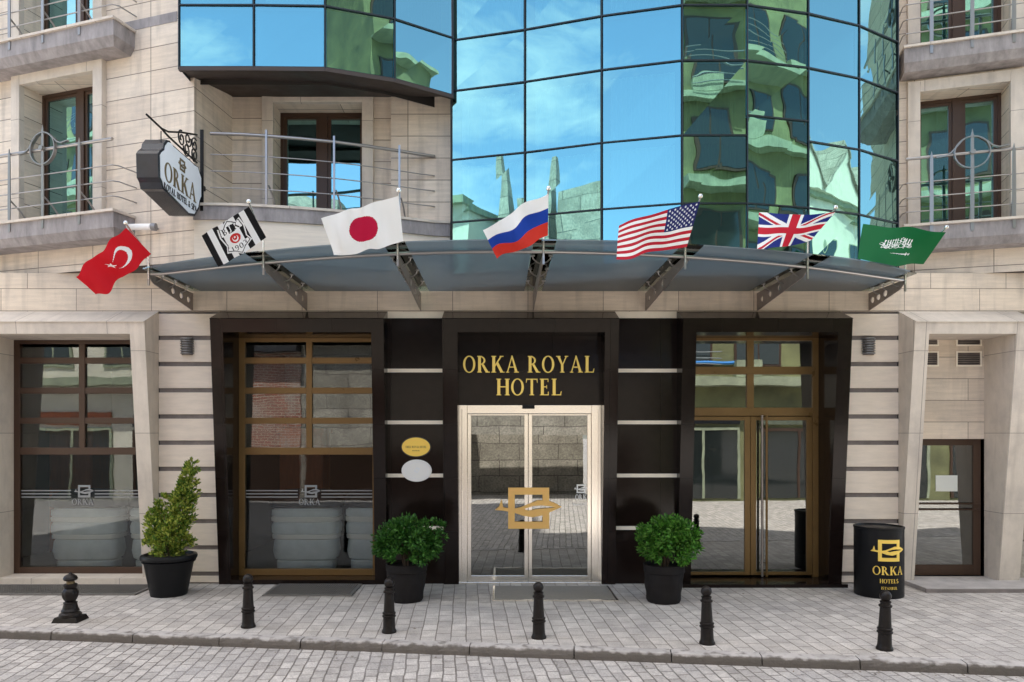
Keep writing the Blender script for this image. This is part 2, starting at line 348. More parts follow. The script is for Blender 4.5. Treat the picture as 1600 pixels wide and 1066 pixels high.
def glyph(c):
    x = .07
    def bowl(cy, ry, rx=.40): return (arc(x+T*.6, cy, rx, ry, -90, 90, 12), [arc(x+T*.6+.02, cy, rx-.15, ry-.065, -88, 88, 10)])
    if c == 'O': return [(arc(.45, .5, .45, .52, 0, 360, 32)[:-1], [arc(.45, .5, .285, .455, 0, 360, 28)[:-1]])], .9
    if c == '0': return [(arc(.3, .5, .3, .52, 0, 360, 28)[:-1], [arc(.3, .5, .15, .43, 0, 360, 24)[:-1]])], .6
    if c == 'R': return stem(x)+[bowl(.73, .27), ([(.30, .5), (.48, .5), (.84, 0), (.62, 0)], []), (rc(.60, 0, .92, sf), [])], .9
    if c == 'P': return stem(x)+[bowl(.72, .28)], .66
    if c == 'B': return stem(x)+[bowl(.75, .25, .36), bowl(.27, .27, .42)], .72
    if c == 'K': return stem(x)+[([(.22, .42), (.28, .36), (.78, 1), (.66, 1)], []), ([(.32, .56), (.50, .62), (.88, 0), (.66, 0)], []), (rc(.60, 1-sf, .88, 1), []), (rc(.62, 0, .96, sf), [])], .93
    if c == 'A': return [([(.06, 0), (.14, 0), (.46, .93), (.41, 1)], []), ([(.39, 1.02), (.47, 1.02), (.86, 0), (.66, 0)], []), (rc(.22, .30, .68, .36), []), (rc(0, 0, .24, sf), []), (rc(.58, 0, .94, sf), [])], .94
    if c == 'Y': return [([(.06, 1), (.26, 1), (.50, .48), (.38, .44)], []), ([(.72, 1), (.80, 1), (.50, .42), (.44, .48)], []), (rc(.36, 0, .53, .5), []), (rc(.28, 0, .61, sf), []), (rc(0, 1-sf, .32, 1), []), (rc(.62, 1-sf, .88, 1), [])], .88
    if c == 'L': return stem(x)+[(rc(.07, 0, .66, .055), []), ([(.58, .05), (.66, .05), (.70, .25), (.66, .25)], [])], .7
    if c == 'H': return stem(x)+stem(.66)+[(rc(.2, .48, .7, .545), [])], .9
    if c == 'T': return [(rc(.34, 0, .51, 1), []), (rc(.26, 0, .59, sf), []), (rc(.02, .94, .83, 1), []), ([(.02, .75), (.05, .75), (.10, .95), (.02, .95)], []), ([(.80, .75), (.83, .75), (.83, .95), (.75, .95)], [])], .86
    if c == 'E': return stem(x)+[(rc(.1, 0, .62, .055), []), (rc(.1, .945, .60, 1), []), (rc(.2, .48, .50, .54), []), (rc(.56, .05, .62, .22), []), (rc(.55, .80, .60, .95), []), (rc(.46, .40, .50, .62), [])], .7
    if c == 'I': return stem(x), .32
    if c == 'N': return [(rc(.1, 0, .17, 1), []), (rc(.72, 0, .79, 1), []), ([(.1, 1), (.27, 1), (.79, 0), (.66, 0)], []), (rc(.0, 0, .26, sf), []), (rc(.62, 1-sf, .9, 1), [])], .92
    if c == 'U': return [(pl([(.17, 1), (.17, .3)]+arc(.43, .3, .26, .26, 180, 360, 10)+[(.69, 1)], [.17]*6+[.12]*7), []), (rc(.0, 1-sf, .34, 1), []), (rc(.58, 1-sf, .82, 1), [])], .86
    if c == 'S': return [(pl(arc(.32, .74, .22, .22, 40, 270, 12)+arc(.32, .27, .25, .23, 90, -140, 12), .13), [])], .66
    if c == 'J': return [(pl([(.32, 1), (.32, .3)]+arc(.16, .25, .16, .2, 0, -130, 8), .15), []), (rc(.16, 1-sf, .48, 1), [])], .5
    if c == '&': return [(pl([(.75, 0), (.25, .72)]+arc(.35, .80, .13, .15, 200, -30, 8)+[(.2, .42)]+arc(.30, .24, .22, .22, 140, 340, 10)+[(.72, .5)], .10), [])], .85
    if c == '1': return [(rc(.16, 0, .33, 1), []), (rc(.06, 0, .43, sf), []), ([(.03, .82), (.18, .9), (.18, 1)], [])], .5
    if c == '9': return [(arc(.3, .70, .28, .30, 0, 360, 20)[:-1], [arc(.3, .70, .13, .22, 0, 360, 16)[:-1]]), (pl([(.5, .68), (.48, .35), (.36, .1), (.12, .0)], .12), [])], .62
    if c == '3': return [(pl(arc(.26, .75, .22, .2, 150, -80, 12)+arc(.26, .27, .25, .25, 80, -150, 12), .12), [])], .58
    if c == '*': return [([(.3+.3*(1 if k % 2 == 0 else .4)*math.sin(k*math.pi/5), .5+.3*(1 if k % 2 == 0 else .4)*math.cos(k*math.pi/5)) for k in range(10)], [])], .6
    return [], .38
def layout(s, spacing=.1):
    out = []; x = 0
    for c in s:
        g, a = glyph(c)
        for o, h in g: out.append(([(p[0]+x, p[1]) for p in o], [[(p[0]+x, p[1]) for p in q] for q in h]))
        x += a+spacing
    return out, x-spacing
def text(mb, s, O, U, V, n, h, wd=None, th=.01, spacing=.1):
    """letters centred on O; U, V unit vectors, h cap height, wd total width"""
    g, W = layout(s, spacing); sx = (wd/W) if wd else h
    for k, (o, hs) in enumerate(g):
        f = lambda p: ((p[0]-W/2)*sx, (p[1]-.5)*h)
        mb.prism([f(p) for p in o], [[f(p) for p in q] for q in hs], O, U, V, n, th+(k % 7)*.00025)
def logo_shapes():
    """square frame with a fish-like swoosh through it; unit square -.5..+.5"""
    ring = (rc(-.5, -.5, .5, .5), [])
    o = [([(-.5, .5), (-.5, -.5), (.5, -.5), (.5, -.33), (-.34, -.33), (-.34, .33), (.34, .33), (.34, .16), (.5, .16), (.5, .5)], [])]
    o.append(([(.34, -.34), (.5, -.34), (.5, -.06), (.34, -.1)], []))
    fish = [(-.62, .02), (-.40, -.02), (-.2, .02), (0, .10), (.22, .19), (.45, .19), (.65, .12), (.80, .03), (.60, -.06), (.35, -.17), (.1, -.22), (-.15, -.18), (-.38, -.1), (-.62, -.06), (-.82, -.04), (-.72, .04), (-.66, .22)]
    slit = [(-.12, -.02), (.1, .05), (.3, .07), (.5, .05), (.68, .02), (.45, .0), (.2, -.02), (0, -.06)]
    o.append((fish, [slit]))
    return o
def logo(mb, O, U, V, n, sz, th=.01):
    for k, (o, hs) in enumerate(logo_shapes()):
        mb.prism([(p[0]*sz, p[1]*sz) for p in o], [[(p[0]*sz, p[1]*sz) for p in q] for q in hs], O, U, V, n, th+k*.0006)
XU, ZU, NF = Vector((1, 0, 0)), Vector((0, 0, 1)), Vector((0, -1, 0))

# ------------------------------------------------------------------ ground
def kerb_y(x): return -2.60-.1216*(x+5.66)
M['pave'] = brickmat('sidewalk_setts', (.56, .52, .485), (.42, .385, .36), (.24, .21, .19), .27, .165, .0065, rough=.85, off=.5, rot=R(90-2.6), sv=.2, dirt=.42, dscale=.9, bump=1, world=True, warp=.026, grain=.2, gscale=70, streak=(3, 3, 3), smooth=.3, dark=(.30, .28, .275))
M['road'] = brickmat('road_setts', (.50, .465, .44), (.34, .315, .30), (.19, .17, .155), .21, .125, .009, rough=.88, off=.5, rot=R(90-5), sv=.22, dirt=.38, dscale=1.1, bump=1, world=True, warp=.05, grain=.22, gscale=60, streak=(4, 4, 4), smooth=.5, dark=(.40, .38, .38))
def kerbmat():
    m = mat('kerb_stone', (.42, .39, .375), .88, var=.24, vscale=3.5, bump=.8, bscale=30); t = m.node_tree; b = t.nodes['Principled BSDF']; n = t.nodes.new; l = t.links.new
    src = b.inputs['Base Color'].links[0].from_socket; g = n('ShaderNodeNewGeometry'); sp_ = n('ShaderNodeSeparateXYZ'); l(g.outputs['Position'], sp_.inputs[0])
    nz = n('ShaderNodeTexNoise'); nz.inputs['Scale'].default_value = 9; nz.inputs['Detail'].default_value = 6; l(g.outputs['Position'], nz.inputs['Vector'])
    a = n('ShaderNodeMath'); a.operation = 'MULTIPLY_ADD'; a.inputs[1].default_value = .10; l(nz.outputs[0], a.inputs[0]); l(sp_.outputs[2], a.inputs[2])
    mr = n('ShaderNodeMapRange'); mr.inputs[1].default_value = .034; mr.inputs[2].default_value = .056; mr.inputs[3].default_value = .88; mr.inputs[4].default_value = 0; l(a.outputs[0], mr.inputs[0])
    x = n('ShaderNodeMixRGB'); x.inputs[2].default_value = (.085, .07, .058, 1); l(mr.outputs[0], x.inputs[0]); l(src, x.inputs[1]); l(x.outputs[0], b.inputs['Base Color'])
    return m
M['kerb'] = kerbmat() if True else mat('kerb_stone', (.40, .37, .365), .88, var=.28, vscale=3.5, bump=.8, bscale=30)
b = MB(); b.poly([(-400, -400, -.094), (400, -400, -.094), (400, 400, -.094), (-400, 400, -.094)]); tag(b.build('road', 'road'), kind='structure')
b = MB()
xs = [-40+k*2 for k in range(41)]
for a, c in zip(xs, xs[1:]): b.poly([(a, kerb_y(a)+.16, 0), (c, kerb_y(c)+.16, 0), (c, 1.0, 0), (a, 1.0, 0)])
tag(b.build('pavement', 'pave'), kind='structure')
b = MB(); x = -16.
kd = Vector((1, -.1216)).normalized(); kn = Vector((-kd.y, kd.x))
while x < 16:
    ln = random.uniform(.85, 1.15); n = 14; rough = random.random() < .35; j = random.uniform(-.006, .006)
    g0 = len(b.v); row = 7
    for k in range(n+1):
        u = x+.006+(ln-.012)*k/n; bx, by = u, kerb_y(u)
        ch = (random.uniform(.0, .035) if rough else random.uniform(0, .006))
        prof = [(0.0+ch*.4, -.10), (.0+ch*.6, -.055), (.002+ch, -.025), (.012+ch, .002-ch*.4), (.05+ch*.5, .006), (.11, .007), (.165, .006)]
        for o_, z in prof: b.v.append((bx+kn.x*(o_+j), by+kn.y*(o_+j), z+random.uniform(-.001, .001)))
    for k in range(n):
        for q in range(row-1): b.f.append((g0+k*row+q, g0+(k+1)*row+q, g0+(k+1)*row+q+1, g0+k*row+q+1))
    for k in (0, n): b.f.append(tuple(g0+k*row+q for q in range(row)))
    x += ln
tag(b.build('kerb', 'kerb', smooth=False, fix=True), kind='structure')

# ------------------------------------------------------------------ hotel building
H = empty('hotel_building', (0, 0, 0), 'cream stone hotel with blue mirrored glass bays, dark granite portals and small balconies', 'building')
def wall_seg(mb, A, B, z0, z1, holes, reveal=.3):
    pln = Plane(A, B); Lg = (Vector(B)-Vector(A)).length
    us = sorted({0, Lg, *[h[0] for h in holes], *[h[1] for h in holes]}); zs = sorted({z0, z1, *[h[2] for h in holes], *[h[3] for h in holes]})
    for ua, ub in zip(us, us[1:]):
        for za, zb in zip(zs, zs[1:]):
            cu, cz = (ua+ub)/2, (za+zb)/2
            if any(h[0] < cu < h[1] and h[2] < cz < h[3] for h in holes): continue
            p, q = pln.pt(ua), pln.pt(ub); mb.poly([(*p, za), (*q, za), (*q, zb), (*p, zb)])
    for u0, u1, a, c in holes:
        p, q, pi, qi = pln.pt(u0), pln.pt(u1), pln.pt(u0, reveal), pln.pt(u1, reveal)
        mb.poly([(*p, a), (*pi, a), (*pi, c), (*p, c)]); mb.poly([(*q, a), (*qi, a), (*qi, c), (*q, c)])
        mb.poly([(*p, c), (*pi, c), (*qi, c), (*q, c)]); mb.poly([(*p, a), (*pi, a), (*qi, a), (*q, a)])
ZT = 12.0   # top of the part of the building that is built

def room_window(pln, u0, u1, z0, z1, glass='roomglass', surround=.17, mull=.5, drape=True, off=.30, frame='brown', top=.17):
    """recessed two-leaf window with stone surround, curtain and dark room behind"""
    wn = part('window', H)
    sd = MB()
    for a, c, za, zc in ((u0-surround, u0, z0-.05, z1+top), (u1, u1+surround, z0-.05, z1+top), (u0, u1, z1, z1+top)):
        sd.obox(pln.pt(a), pln.pt(c), .088, za, zc, off=-.085)
    sd.build('surround', 'trim', wn, bevel=.006)
    fr = MB(); fw = .05
    for a, c, za, zc in ((u0, u0+fw, z0, z1), (u1-fw, u1, z0, z1), (u0+fw, u1-fw, z1-fw, z1), (u0+fw, u1-fw, z0, z0+.09)):
        fr.obox(pln.pt(a), pln.pt(c), .08, za, zc, off=off)
    um = u0+(u1-u0)*mull
    fr.obox(pln.pt(um-.065), pln.pt(um+.065), .07, z0+.09, z1-fw, off=off-.012)
    fr.build('window_frame', frame, wn)
    for a, c in ((u0+fw, um-.065), (um+.065, u1-fw)):
        fg = MB()
        for aa, cc, za, zc in ((a+.003, a+.05, z0+.093, z1-fw-.003), (c-.05, c-.003, z0+.093, z1-fw-.003), (a+.05, c-.05, z1-fw-.05, z1-fw-.003), (a+.05, c-.05, z0+.093, z0+.15)):
            fg.obox(pln.pt(aa), pln.pt(cc), .05, za, zc, off=off+.01)
        fg.build('sash', frame, wn)
        g = MB(); g.obox(pln.pt(a+.05), pln.pt(c-.05), .012, z0+.15, z1-fw-.05, off=off+.03); g.build('pane', glass, wn)
    r = MB(); ro = off+.085; rd = 1.6
    p0, p1, q0, q1 = pln.pt(u0-.1, ro), pln.pt(u1+.1, ro), pln.pt(u0-.1, ro+rd), pln.pt(u1+.1, ro+rd)
    r.poly([(*q0, z0), (*q1, z0), (*q1, z1+.1), (*q0, z1+.1)]); r.poly([(*p0, z0), (*q0, z0), (*q0, z1+.1), (*p0, z1+.1)])
    r.poly([(*p1, z0), (*q1, z0), (*q1, z1+.1), (*p1, z1+.1)]); r.poly([(*p0, z0), (*p1, z0), (*q1, z0), (*q0, z0)]); r.poly([(*p0, z1+.1), (*p1, z1+.1), (*q1, z1+.1), (*q0, z1+.1)])
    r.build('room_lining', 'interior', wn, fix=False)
    if drape:
        for (ua, ub, mm) in ((u0+.02, u0+(u1-u0)*.30, 'greendrape'), (u0+(u1-u0)*.30, u0+(u1-u0)*.5, 'curtain')):
            d = MB(); n = 40; i = len(d.v)
            for k in range(n+1):
                u = ua+(ub-ua)*k/n; o_ = off+.22+.03*math.sin(k*1.7)+.012*math.sin(k*.61)
                p = pln.pt(u, o_); d.v += [(*p, z0+.02), (*p, z1)]
            for k in range(n): d.f.append((i+2*k, i+2*k+2, i+2*k+3, i+2*k+1))
            d.build('curtain', mm, wn, smooth=True, fix=False)
    return wn

def flatring(mb, c, U, V, r, w_, n, th, seg=40):
    mb.prism(arc(0, 0, r, r, 0, 360, seg)[:-1], [arc(0, 0, r-w_, r-w_, 0, 360, seg)[:-1]], c, U, V, n, th)
def balcony(pln, u0, u1, off, zt, posts, ring, label, close=(False, True), hgt=.98):
    """slab + fascia, posts, rails; off = distance in front of the wall plane"""
    bl = part('balcony', H); bl['label'] = label
    s = MB(); a = [pln.pt(u0, -off), pln.pt(u1, -off), pln.pt(u1, -.001), pln.pt(u0, -.001)]
    lo = [pln.pt(u0+.02, -off+.10), pln.pt(u1-.08, -off+.10), pln.pt(u1-.08, -.001), pln.pt(u0+.02, -.001)]
    mid = [pln.pt(u0, -off+.02), pln.pt(u1-.01, -off+.02), pln.pt(u1-.01, -.001), pln.pt(u0, -.001)]
    s.hexa([(*q, zt-.25) for q in mid], [(*q, zt-.035) for q in mid]); s.hexa([(*q, zt-.36) for q in lo], [(*q, zt-.2505) for q in mid])
    s.build('slab', 'fascia', bl)
    s = MB(); s.obox(pln.pt(u0-.01, -off-.015), pln.pt(u1+.012, -off-.015), off+.013, zt-.035, zt); s.build('coping', 'trim', bl)
    ro = off-.05; n2 = Vector((-pln.n.x, -pln.n.y, 0)); U2 = Vector((pln.d.x, pln.d.y, 0))
    for k, u in enumerate(posts):
        p = pln.pt(u, -ro); m = MB(); hh = hgt+(.34 if k == ring else .07); wd = .02
        m.prism([(-wd, -.16), (wd, -.16), (wd*1.3, .25), (wd, hh-.1), (0, hh), (-wd, hh-.1), (-wd*1.3, .25)], [], (p[0], p[1], zt), U2, ZU, n2, .012, lift=.03)
        m.build('post', 'rail', bl)
        q = MB(); c0 = Vector((p[0], p[1], zt)); q.tube([c0+U2*(0)+n2*.02+ZU*.30, c0-n2*.10+ZU*.2+U2*.02, c0-n2*.22+ZU*.06+U2*.04, c0-n2*.27+ZU*.0+U2*.05], .014, 6); q.build('brace', 'rail', bl)
    ht = [hgt, .62, .40, .19]
    for k, h in enumerate(ht):
        m = MB(); rr = .024 if k == 0 else .009
        pts = [(*pln.pt(u0+.03, -ro), zt+h), (*pln.pt((u0+u1)/2, -ro), zt+h), (*pln.pt(u1-.06, -ro), zt+h)]
        if k and close[1]: pts += [(*pln.pt(u1-.005, -ro+.06), zt+h), (*pln.pt(u1+.02, -.0), zt+h)]
        if k and close[0]: pts = [(*pln.pt(u0, -.0), zt+h), (*pln.pt(u0+.0, -ro+.06), zt+h)]+pts
        m.tube(pts, rr, 10); m.build('handrail' if k == 0 else 'rail', 'rail', bl, smooth=True)
    if ring is not None:
        p = pln.pt(posts[ring], -ro); c = Vector((p[0], p[1], zt+hgt-.0)); m = MB(); rr = .235
        m.v, m.f = [], []
        flatring(m, c, U2, ZU, rr, .016, n2, .05)
        m.prism(pl([(-.46, -.03), (-.34, -.02), (-.27, .02), (-.2, .10), (-.12, .19)], .018), [], c, U2, ZU, n2, .045)
        m.prism(pl([(.46, .06), (.34, .04), (.26, .07), (.19, .14), (.1, .2)], .018), [], c, U2, ZU, n2, .045)
        m.prism(arc(0, 0, .035, .035, 0, 360, 16)[:-1], [], c, U2, ZU, n2, .075)
        m.build('ring_ornament', 'rail', bl)
    return bl

# --- left angled upper wall
LA, LB = (-9.2, .8411), (-4.22, -.77)
PLL = Plane(LA, LB); LL = (Vector(LB)-Vector(LA)).length
u0, zt0 = PLL.uz(38, 134); u1, zt1 = PLL.uz(152, 116.5); zw = (zt0+zt1)/2
ZB = 5.33; ST = 2.65
wl = MB(); wall_seg(wl, LA, LB, 4.62, ZT, [(u0, u1, ZB-.02, zw), (u0, u1, ZB+ST-.02, zw+ST)], .32)
for z in (ZB, ZB+ST): room_window(PLL, u0, u1, z, zw+(z-ZB), mull=.55)
ub = PLL.uz(180, 340)[0]-.12
for z, lb in ((ZB, 'lower left balcony'), (ZB+ST, 'upper left balcony, cut by the top of the photo')):
    pr = Plane(PLL.pt(0, -.35), PLL.pt(1, -.35)); ps = [pr.uz(px, 300)[0] for px in (-42, 18, 70, 127)]
    balcony(PLL, 0.9, pr.uz(179, 300)[0]+.02, .40, z, ps, 2, lb)
# soffit strip of the overhanging upper wall
wl.build('wall', 'stone', H, fix=False)
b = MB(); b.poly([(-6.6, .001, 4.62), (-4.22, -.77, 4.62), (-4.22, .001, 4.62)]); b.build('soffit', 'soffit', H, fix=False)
# stained grey course on the upper left wall
b = MB(); z = 7.69+.0
ua = PLL.uz(184, 50)[0]; ubb = PLL.uz(277, 40)[0]; b.obox(PLL.pt(ua), PLL.pt(ubb), .01, PZ(53, PLL.pt(ua)[1]), PZ(38, PLL.pt(ua)[1]), off=-.006); b.build('stained_course', 'fascia', H)

# --- centre recess with curved balcony
curve = [(-4.22, -.77), (-4.0, -.785), (-3.6, -.76), (-3.24, -.70), (-2.8, -.61), (-2.34, -.49), (-1.9, -.335), (-1.455, -.15), (-1.2, -.035), (-.96, .06), (-.74, .085)]
BK = .25
w2 = MB()
w2.poly([(-4.22, -.77, 5.36), (-4.06, BK, 5.36), (-4.06, BK, 7.40), (-4.22, -.77, 7.40)])
pc = Plane((-4.06, BK), (-1.5, BK))
cu0, _ = pc.uz(429, 200); cu1, _ = pc.uz(567, 200); czt = PZ(163, BK)
wall_seg(w2, (-4.06, BK), (-1.5, BK), 5.36, 7.40, [(cu0, cu1, 5.40, czt)], .32)
PXL, PXR = PX(611, .1), -.72
w2.poly([(PXL, .1, 5.36), (PXR, .1, 5.36), (PXR, .1, 7.3), (PXL, .1, 7.4)]); w2.poly([(PXL, .1, 5.36), (PXL, BK, 5.36), (PXL, BK, 7.4), (PXL, .1, 7.4)])
w2.build('wall', 'stone', H, fix=False)
room_window(pc, cu0, cu1, 5.40, czt, surround=.17, mull=.5, drape=False, frame='brown')
b = MB()
for p, q in zip(curve, curve[1:]): b.poly([(*p, 4.62), (*q, 4.62), (*q, 5.185), (*p, 5.185)])
b.poly([(p[0], p[1], 4.62) for p in curve]+[(-.74, .3, 4.62), (-4.22, .3, 4.62)])
b.build('curved_wall', 'plain', H, fix=False)
cb = part('balcony', H); cb['label'] = 'long curved balcony beside the hanging sign'
b = MB(); n = len(curve)
def offc(o): 
    out = []
    for k, p in enumerate(curve):
        a = Vector(curve[max(k-1, 0)]); c = Vector(curve[min(k+1, n-1)]); d = (c-a).normalized(); out.append((p[0]+d.y*o, p[1]-d.x*o))
    return out
c1 = offc(.03)
for p, q in zip(c1, c1[1:]): b.poly([(*p, 5.185), (*q, 5.185), (*q, 5.375), (*p, 5.375)])
b.poly([(*p, 5.185) for p in c1]+[(-.74, .3, 5.185), (-4.22, .3, 5.185)]); b.build('slab', 'fascia', cb, fix=False)
b = MB(); c2 = offc(.05)
b.hexa([(*p, 5.375) for p in c2]+[(-.74, .3, 5.375), (-4.22, .3, 5.375)], [(*p, 5.41) for p in c2]+[(-.74, .3, 5.41), (-4.22, .3, 5.41)]); b.build('coping', 'trim', cb)
c3 = offc(-.03)[1:10]
def rail_y(x):
    for p, q in zip(c3, c3[1:]):
        if p[0] <= x <= q[0]: return p[1]+(q[1]-p[1])*(x-p[0])/(q[0]-p[0])
    return c3[-1][1]
for k, h in enumerate((.99, .70, .47, .24)):
    m = MB(); m.tube([(*p, 5.40+h) for p in c3], .024 if k == 0 else .008, 10); m.build('handrail' if k == 0 else 'rail', 'rail', cb, smooth=True)
for px in (417, 523, 625):
    X = PX(px, rail_y(PX(px, -.5))); Y = rail_y(X); m = MB(); m.box(X-.014, X+.014, Y-.045, Y-.028, 5.22, 6.46); m.build('post', 'rail', cb)
    m = MB(); m.tube([(X+.02, Y, 5.7), (X+.04, Y+.12, 5.6), (X+.06, Y+.2, 5.44), (X+.06, Y+.22, 5.41)], .012, 6); m.build('brace', 'rail', cb)

# --- glass bays
Z1, Z2, Z3, Z4, Z5, Z6 = EYE+3.08, EYE+3.99, EYE+4.99, EYE+5.73, EYE+6.74, EYE+7.7
def bay(name, plan, rows, label, curtrows=(), wav=lambda k: 'mirror', special=None):
    g = part(name, H); g['label'] = label
    mu = MB()
    for k, p in enumerate(plan):
        mu.tube([(p[0], p[1], rows[0]-.03), (p[0], p[1], rows[-1])], .011, 8)
    for k, (p, q) in enumerate(zip(plan, plan[1:])):
        zs = rows if not (special and k in special) else special[k]
        for z in zs: mu.obox(p, q, .05, z-.009, z+.009, off=-.009)
    mu.build('mullion_grid', 'mullion', g)
    bk = MB()
    for k, (p, q) in enumerate(zip(plan, plan[1:])):
        zs = rows if not (special and k in special) else special[k]
        pn = Plane(p, q); Lg = (Vector(q)-Vector(p)).length
        for za, zb in zip(zs, zs[1:]):
            m = MB(); t0 = random.uniform(-.004, .004); t1 = random.uniform(-.004, .004)
            a, c = pn.pt(.02, .012+t0), pn.pt(Lg-.02, .012-t0); a2, c2_ = pn.pt(.02, .012+t1), pn.pt(Lg-.02, .012-t1)
            m.poly([(*a, za+.014), (*c, za+.014), (*c2_, zb-.014), (*a2, zb-.014)])
            m.build('pane', wav(k), g, fix=False)
            vision = (zb-za) > .86
            if vision:
                cm = MB(); nn = 46
                for s_ in range(nn+1):
                    u = .10+(Lg-.2)*s_/nn; pp = pn.pt(u, .2+.014*math.sin(s_*1.9)+.006*math.sin(s_*.7+k)); cm.v += [(*pp, za+.09), (*pp, zb-.05)]
                for s_ in range(nn): cm.f.append((2*s_, 2*s_+2, 2*s_+3, 2*s_+1))
                cm.build('curtain', 'curtain' if wav(k) == 'mirror' else 'greendrape', g, smooth=True, fix=False)
            else:
                cm = MB(); cm.poly([(*pn.pt(0.02, .09), za), (*pn.pt(Lg-.02, .09), za), (*pn.pt(Lg-.02, .09), zb), (*pn.pt(0.02, .09), zb)]); cm.build('spandrel_panel', 'panel', g, fix=False)
    # dark core behind
    core = MB(); ins = []
    for k, p in enumerate(plan):
        a = Vector(plan[max(k-1, 0)]); c = Vector(plan[min(k+1, len(plan)-1)]); d = (c-a).normalized(); ins.append((p[0]-d.y*.5, p[1]+d.x*.5))
    for p, q in zip(ins, ins[1:]): core.poly([(*p, rows[0]), (*q, rows[0]), (*q, rows[-1]), (*p, rows[-1])])
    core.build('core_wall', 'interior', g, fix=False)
    return g
tower = [(-.70, -.23), (.363, -.52), (1.404, -.86), (2.444, -1.12), (3.316, -1.12), (4.22, -.92), (5.06, -.62), (5.84, -.18)]
zt_ = [4.55, Z1, Z2, Z3, Z4, Z5, Z6, Z6+.74, Z6+1.7, ZT]
sp = [z for z in zt_]; sp[2] = Z2+.27
bay('glass_bay', tower, zt_, 'large rounded bay of blue mirror glass', wav=lambda k: 'mirror' if k < 3 else 'mirrorwavy', special={4: sp})
oriel = [(-4.28, -1.12), (-3.28, -1.12), (-2.33, -1.10), (-1.44, -.79), (-.667, -.30)]
zo = [EYE+4.90, Z4, Z5, Z6, Z6+.74, Z6+1.7, ZT]
bay('glass_bay', oriel, zo, 'smaller blue glass oriel over the curved balcony', wav=lambda k: 'mirror' if k < 2 else 'mirrorwavy')
b = MB(); zf = EYE+4.88
b.poly([(*p, zf) for p in oriel]+[(-.74, .3, 7.37), (-4.4, .3, 7.37)][:0]+[(-.70, -.2, zf+.05), (-.74, .28, 7.37), (-4.2, .28, 7.37), (-4.28, -.75, zf+.05)])
for p, q in zip(oriel, oriel[1:]): b.obox(p, q, .05, zf-.03, zf+.02, off=-.01)
b.box(-.70, -.66, -.30, .2, zf, ZT)
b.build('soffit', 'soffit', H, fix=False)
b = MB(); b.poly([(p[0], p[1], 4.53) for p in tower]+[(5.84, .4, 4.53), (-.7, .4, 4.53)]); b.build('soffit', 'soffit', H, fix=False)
b = MB(); b.poly([(-4.28, -1.12, zf), (-4.28, -.6, zf), (-4.28, -.6, ZT), (-4.28, -1.12, ZT)]); b.build('bay_side', 'mullion', H, fix=False)

# --- right angled upper wall
RA = (6.12, .33); RB = (RA[0]+.956*4.2, RA[1]-.29*4.2)
PLR = Plane(RA, RB)
r0, rz0 = PLR.uz(1436, 146); r1, rz1 = PLR.uz(1576, 132); rzw = (rz0+rz1)/2
wr = MB(); wall_seg(wr, RA, RB, 4.62, ZT, [(r0, r1, ZB-.02, rzw), (r0, r1, ZB+ST-.02, rzw+ST)], .32)
wr.poly([(5.84, -.18, 4.5), (6.12, .33, 4.5), (6.12, .33, ZT), (5.84, -.18, ZT)])
wr.build('wall', 'stone', H, fix=False)
b = MB(); b.poly([(7.21, 0.001, 4.62), (*RB, 4.62), (RB[0], .001, 4.62)]); b.build('soffit', 'soffit', H, fix=False)
prr = Plane(PLR.pt(0, -.35), PLR.pt(1, -.35))
for z, lb in ((ZB, 'lower right balcony'), (ZB+ST, 'upper right balcony, cut by the top of the photo')):
    room_window(PLR, r0, r1, z, rzw+(z-ZB), mull=.5, frame='bronze' if z > 99 else 'brown')
    ps = [prr.uz(px, 300)[0] for px in (1454.6, 1518, 1583, 1650)]
    balcony(PLR, prr.uz(1412, 300)[0], prr.uz(1412, 300)[0]+3.0, .40, z, ps, 1, lb, close=(True, False))

# --- ground floor wall band and piers
b = MB(); b.poly([(-12, 0, 4.05), (12, 0, 4.05), (12, 0, 4.62), (-12, 0, 4.62)])
b.poly([(-12, 0, 4.62), (12, 0, 4.62), (12, 1, 4.62), (-12, 1, 4.62)]); b.build('wall_band', 'stone2', H, fix=False)
def pier(x0, x1):
    p = part('pier', H); g = MB(); g.box(x0+.001, x1-.001, .025, .3, 0, 4.045); g.build('groove_backing', 'groove', p)
    z = 4.05-.035
    g = MB()
    while z > .1:
        za = max(z-.325, 0.02); g.box(x0, x1, -.004, .024, za, z); z -= .39
    g.build('stone_course', 'block', p, bevel=.005)
pier(-5.066, -4.15); pier(5.07, 5.94)
def dpier(x0, x1, lamp=False):
    p = part('pier', H); zs = [4.05, 3.17, 2.40, 1.61, .83]
    g = MB(); hh = .055; prev = 3.95
    for z in zs[1:]+[0]:
        g.box(x0, x1, .0, .25, z+(hh/2 if z else 0), prev); prev = z-hh/2
    g.build('granite_panel', 'granite', p)
    for z in zs:
        m = MB(); m.box(x0, x1, -.012 if z < 4 else .01, .2, (z-hh/2 if z < 4 else 3.95), (z+hh/2 if z < 4 else 4.05)); m.build('ledge', 'ledge', p)
dpier(-1.66, -.82); dpier(1.72, 2.65)

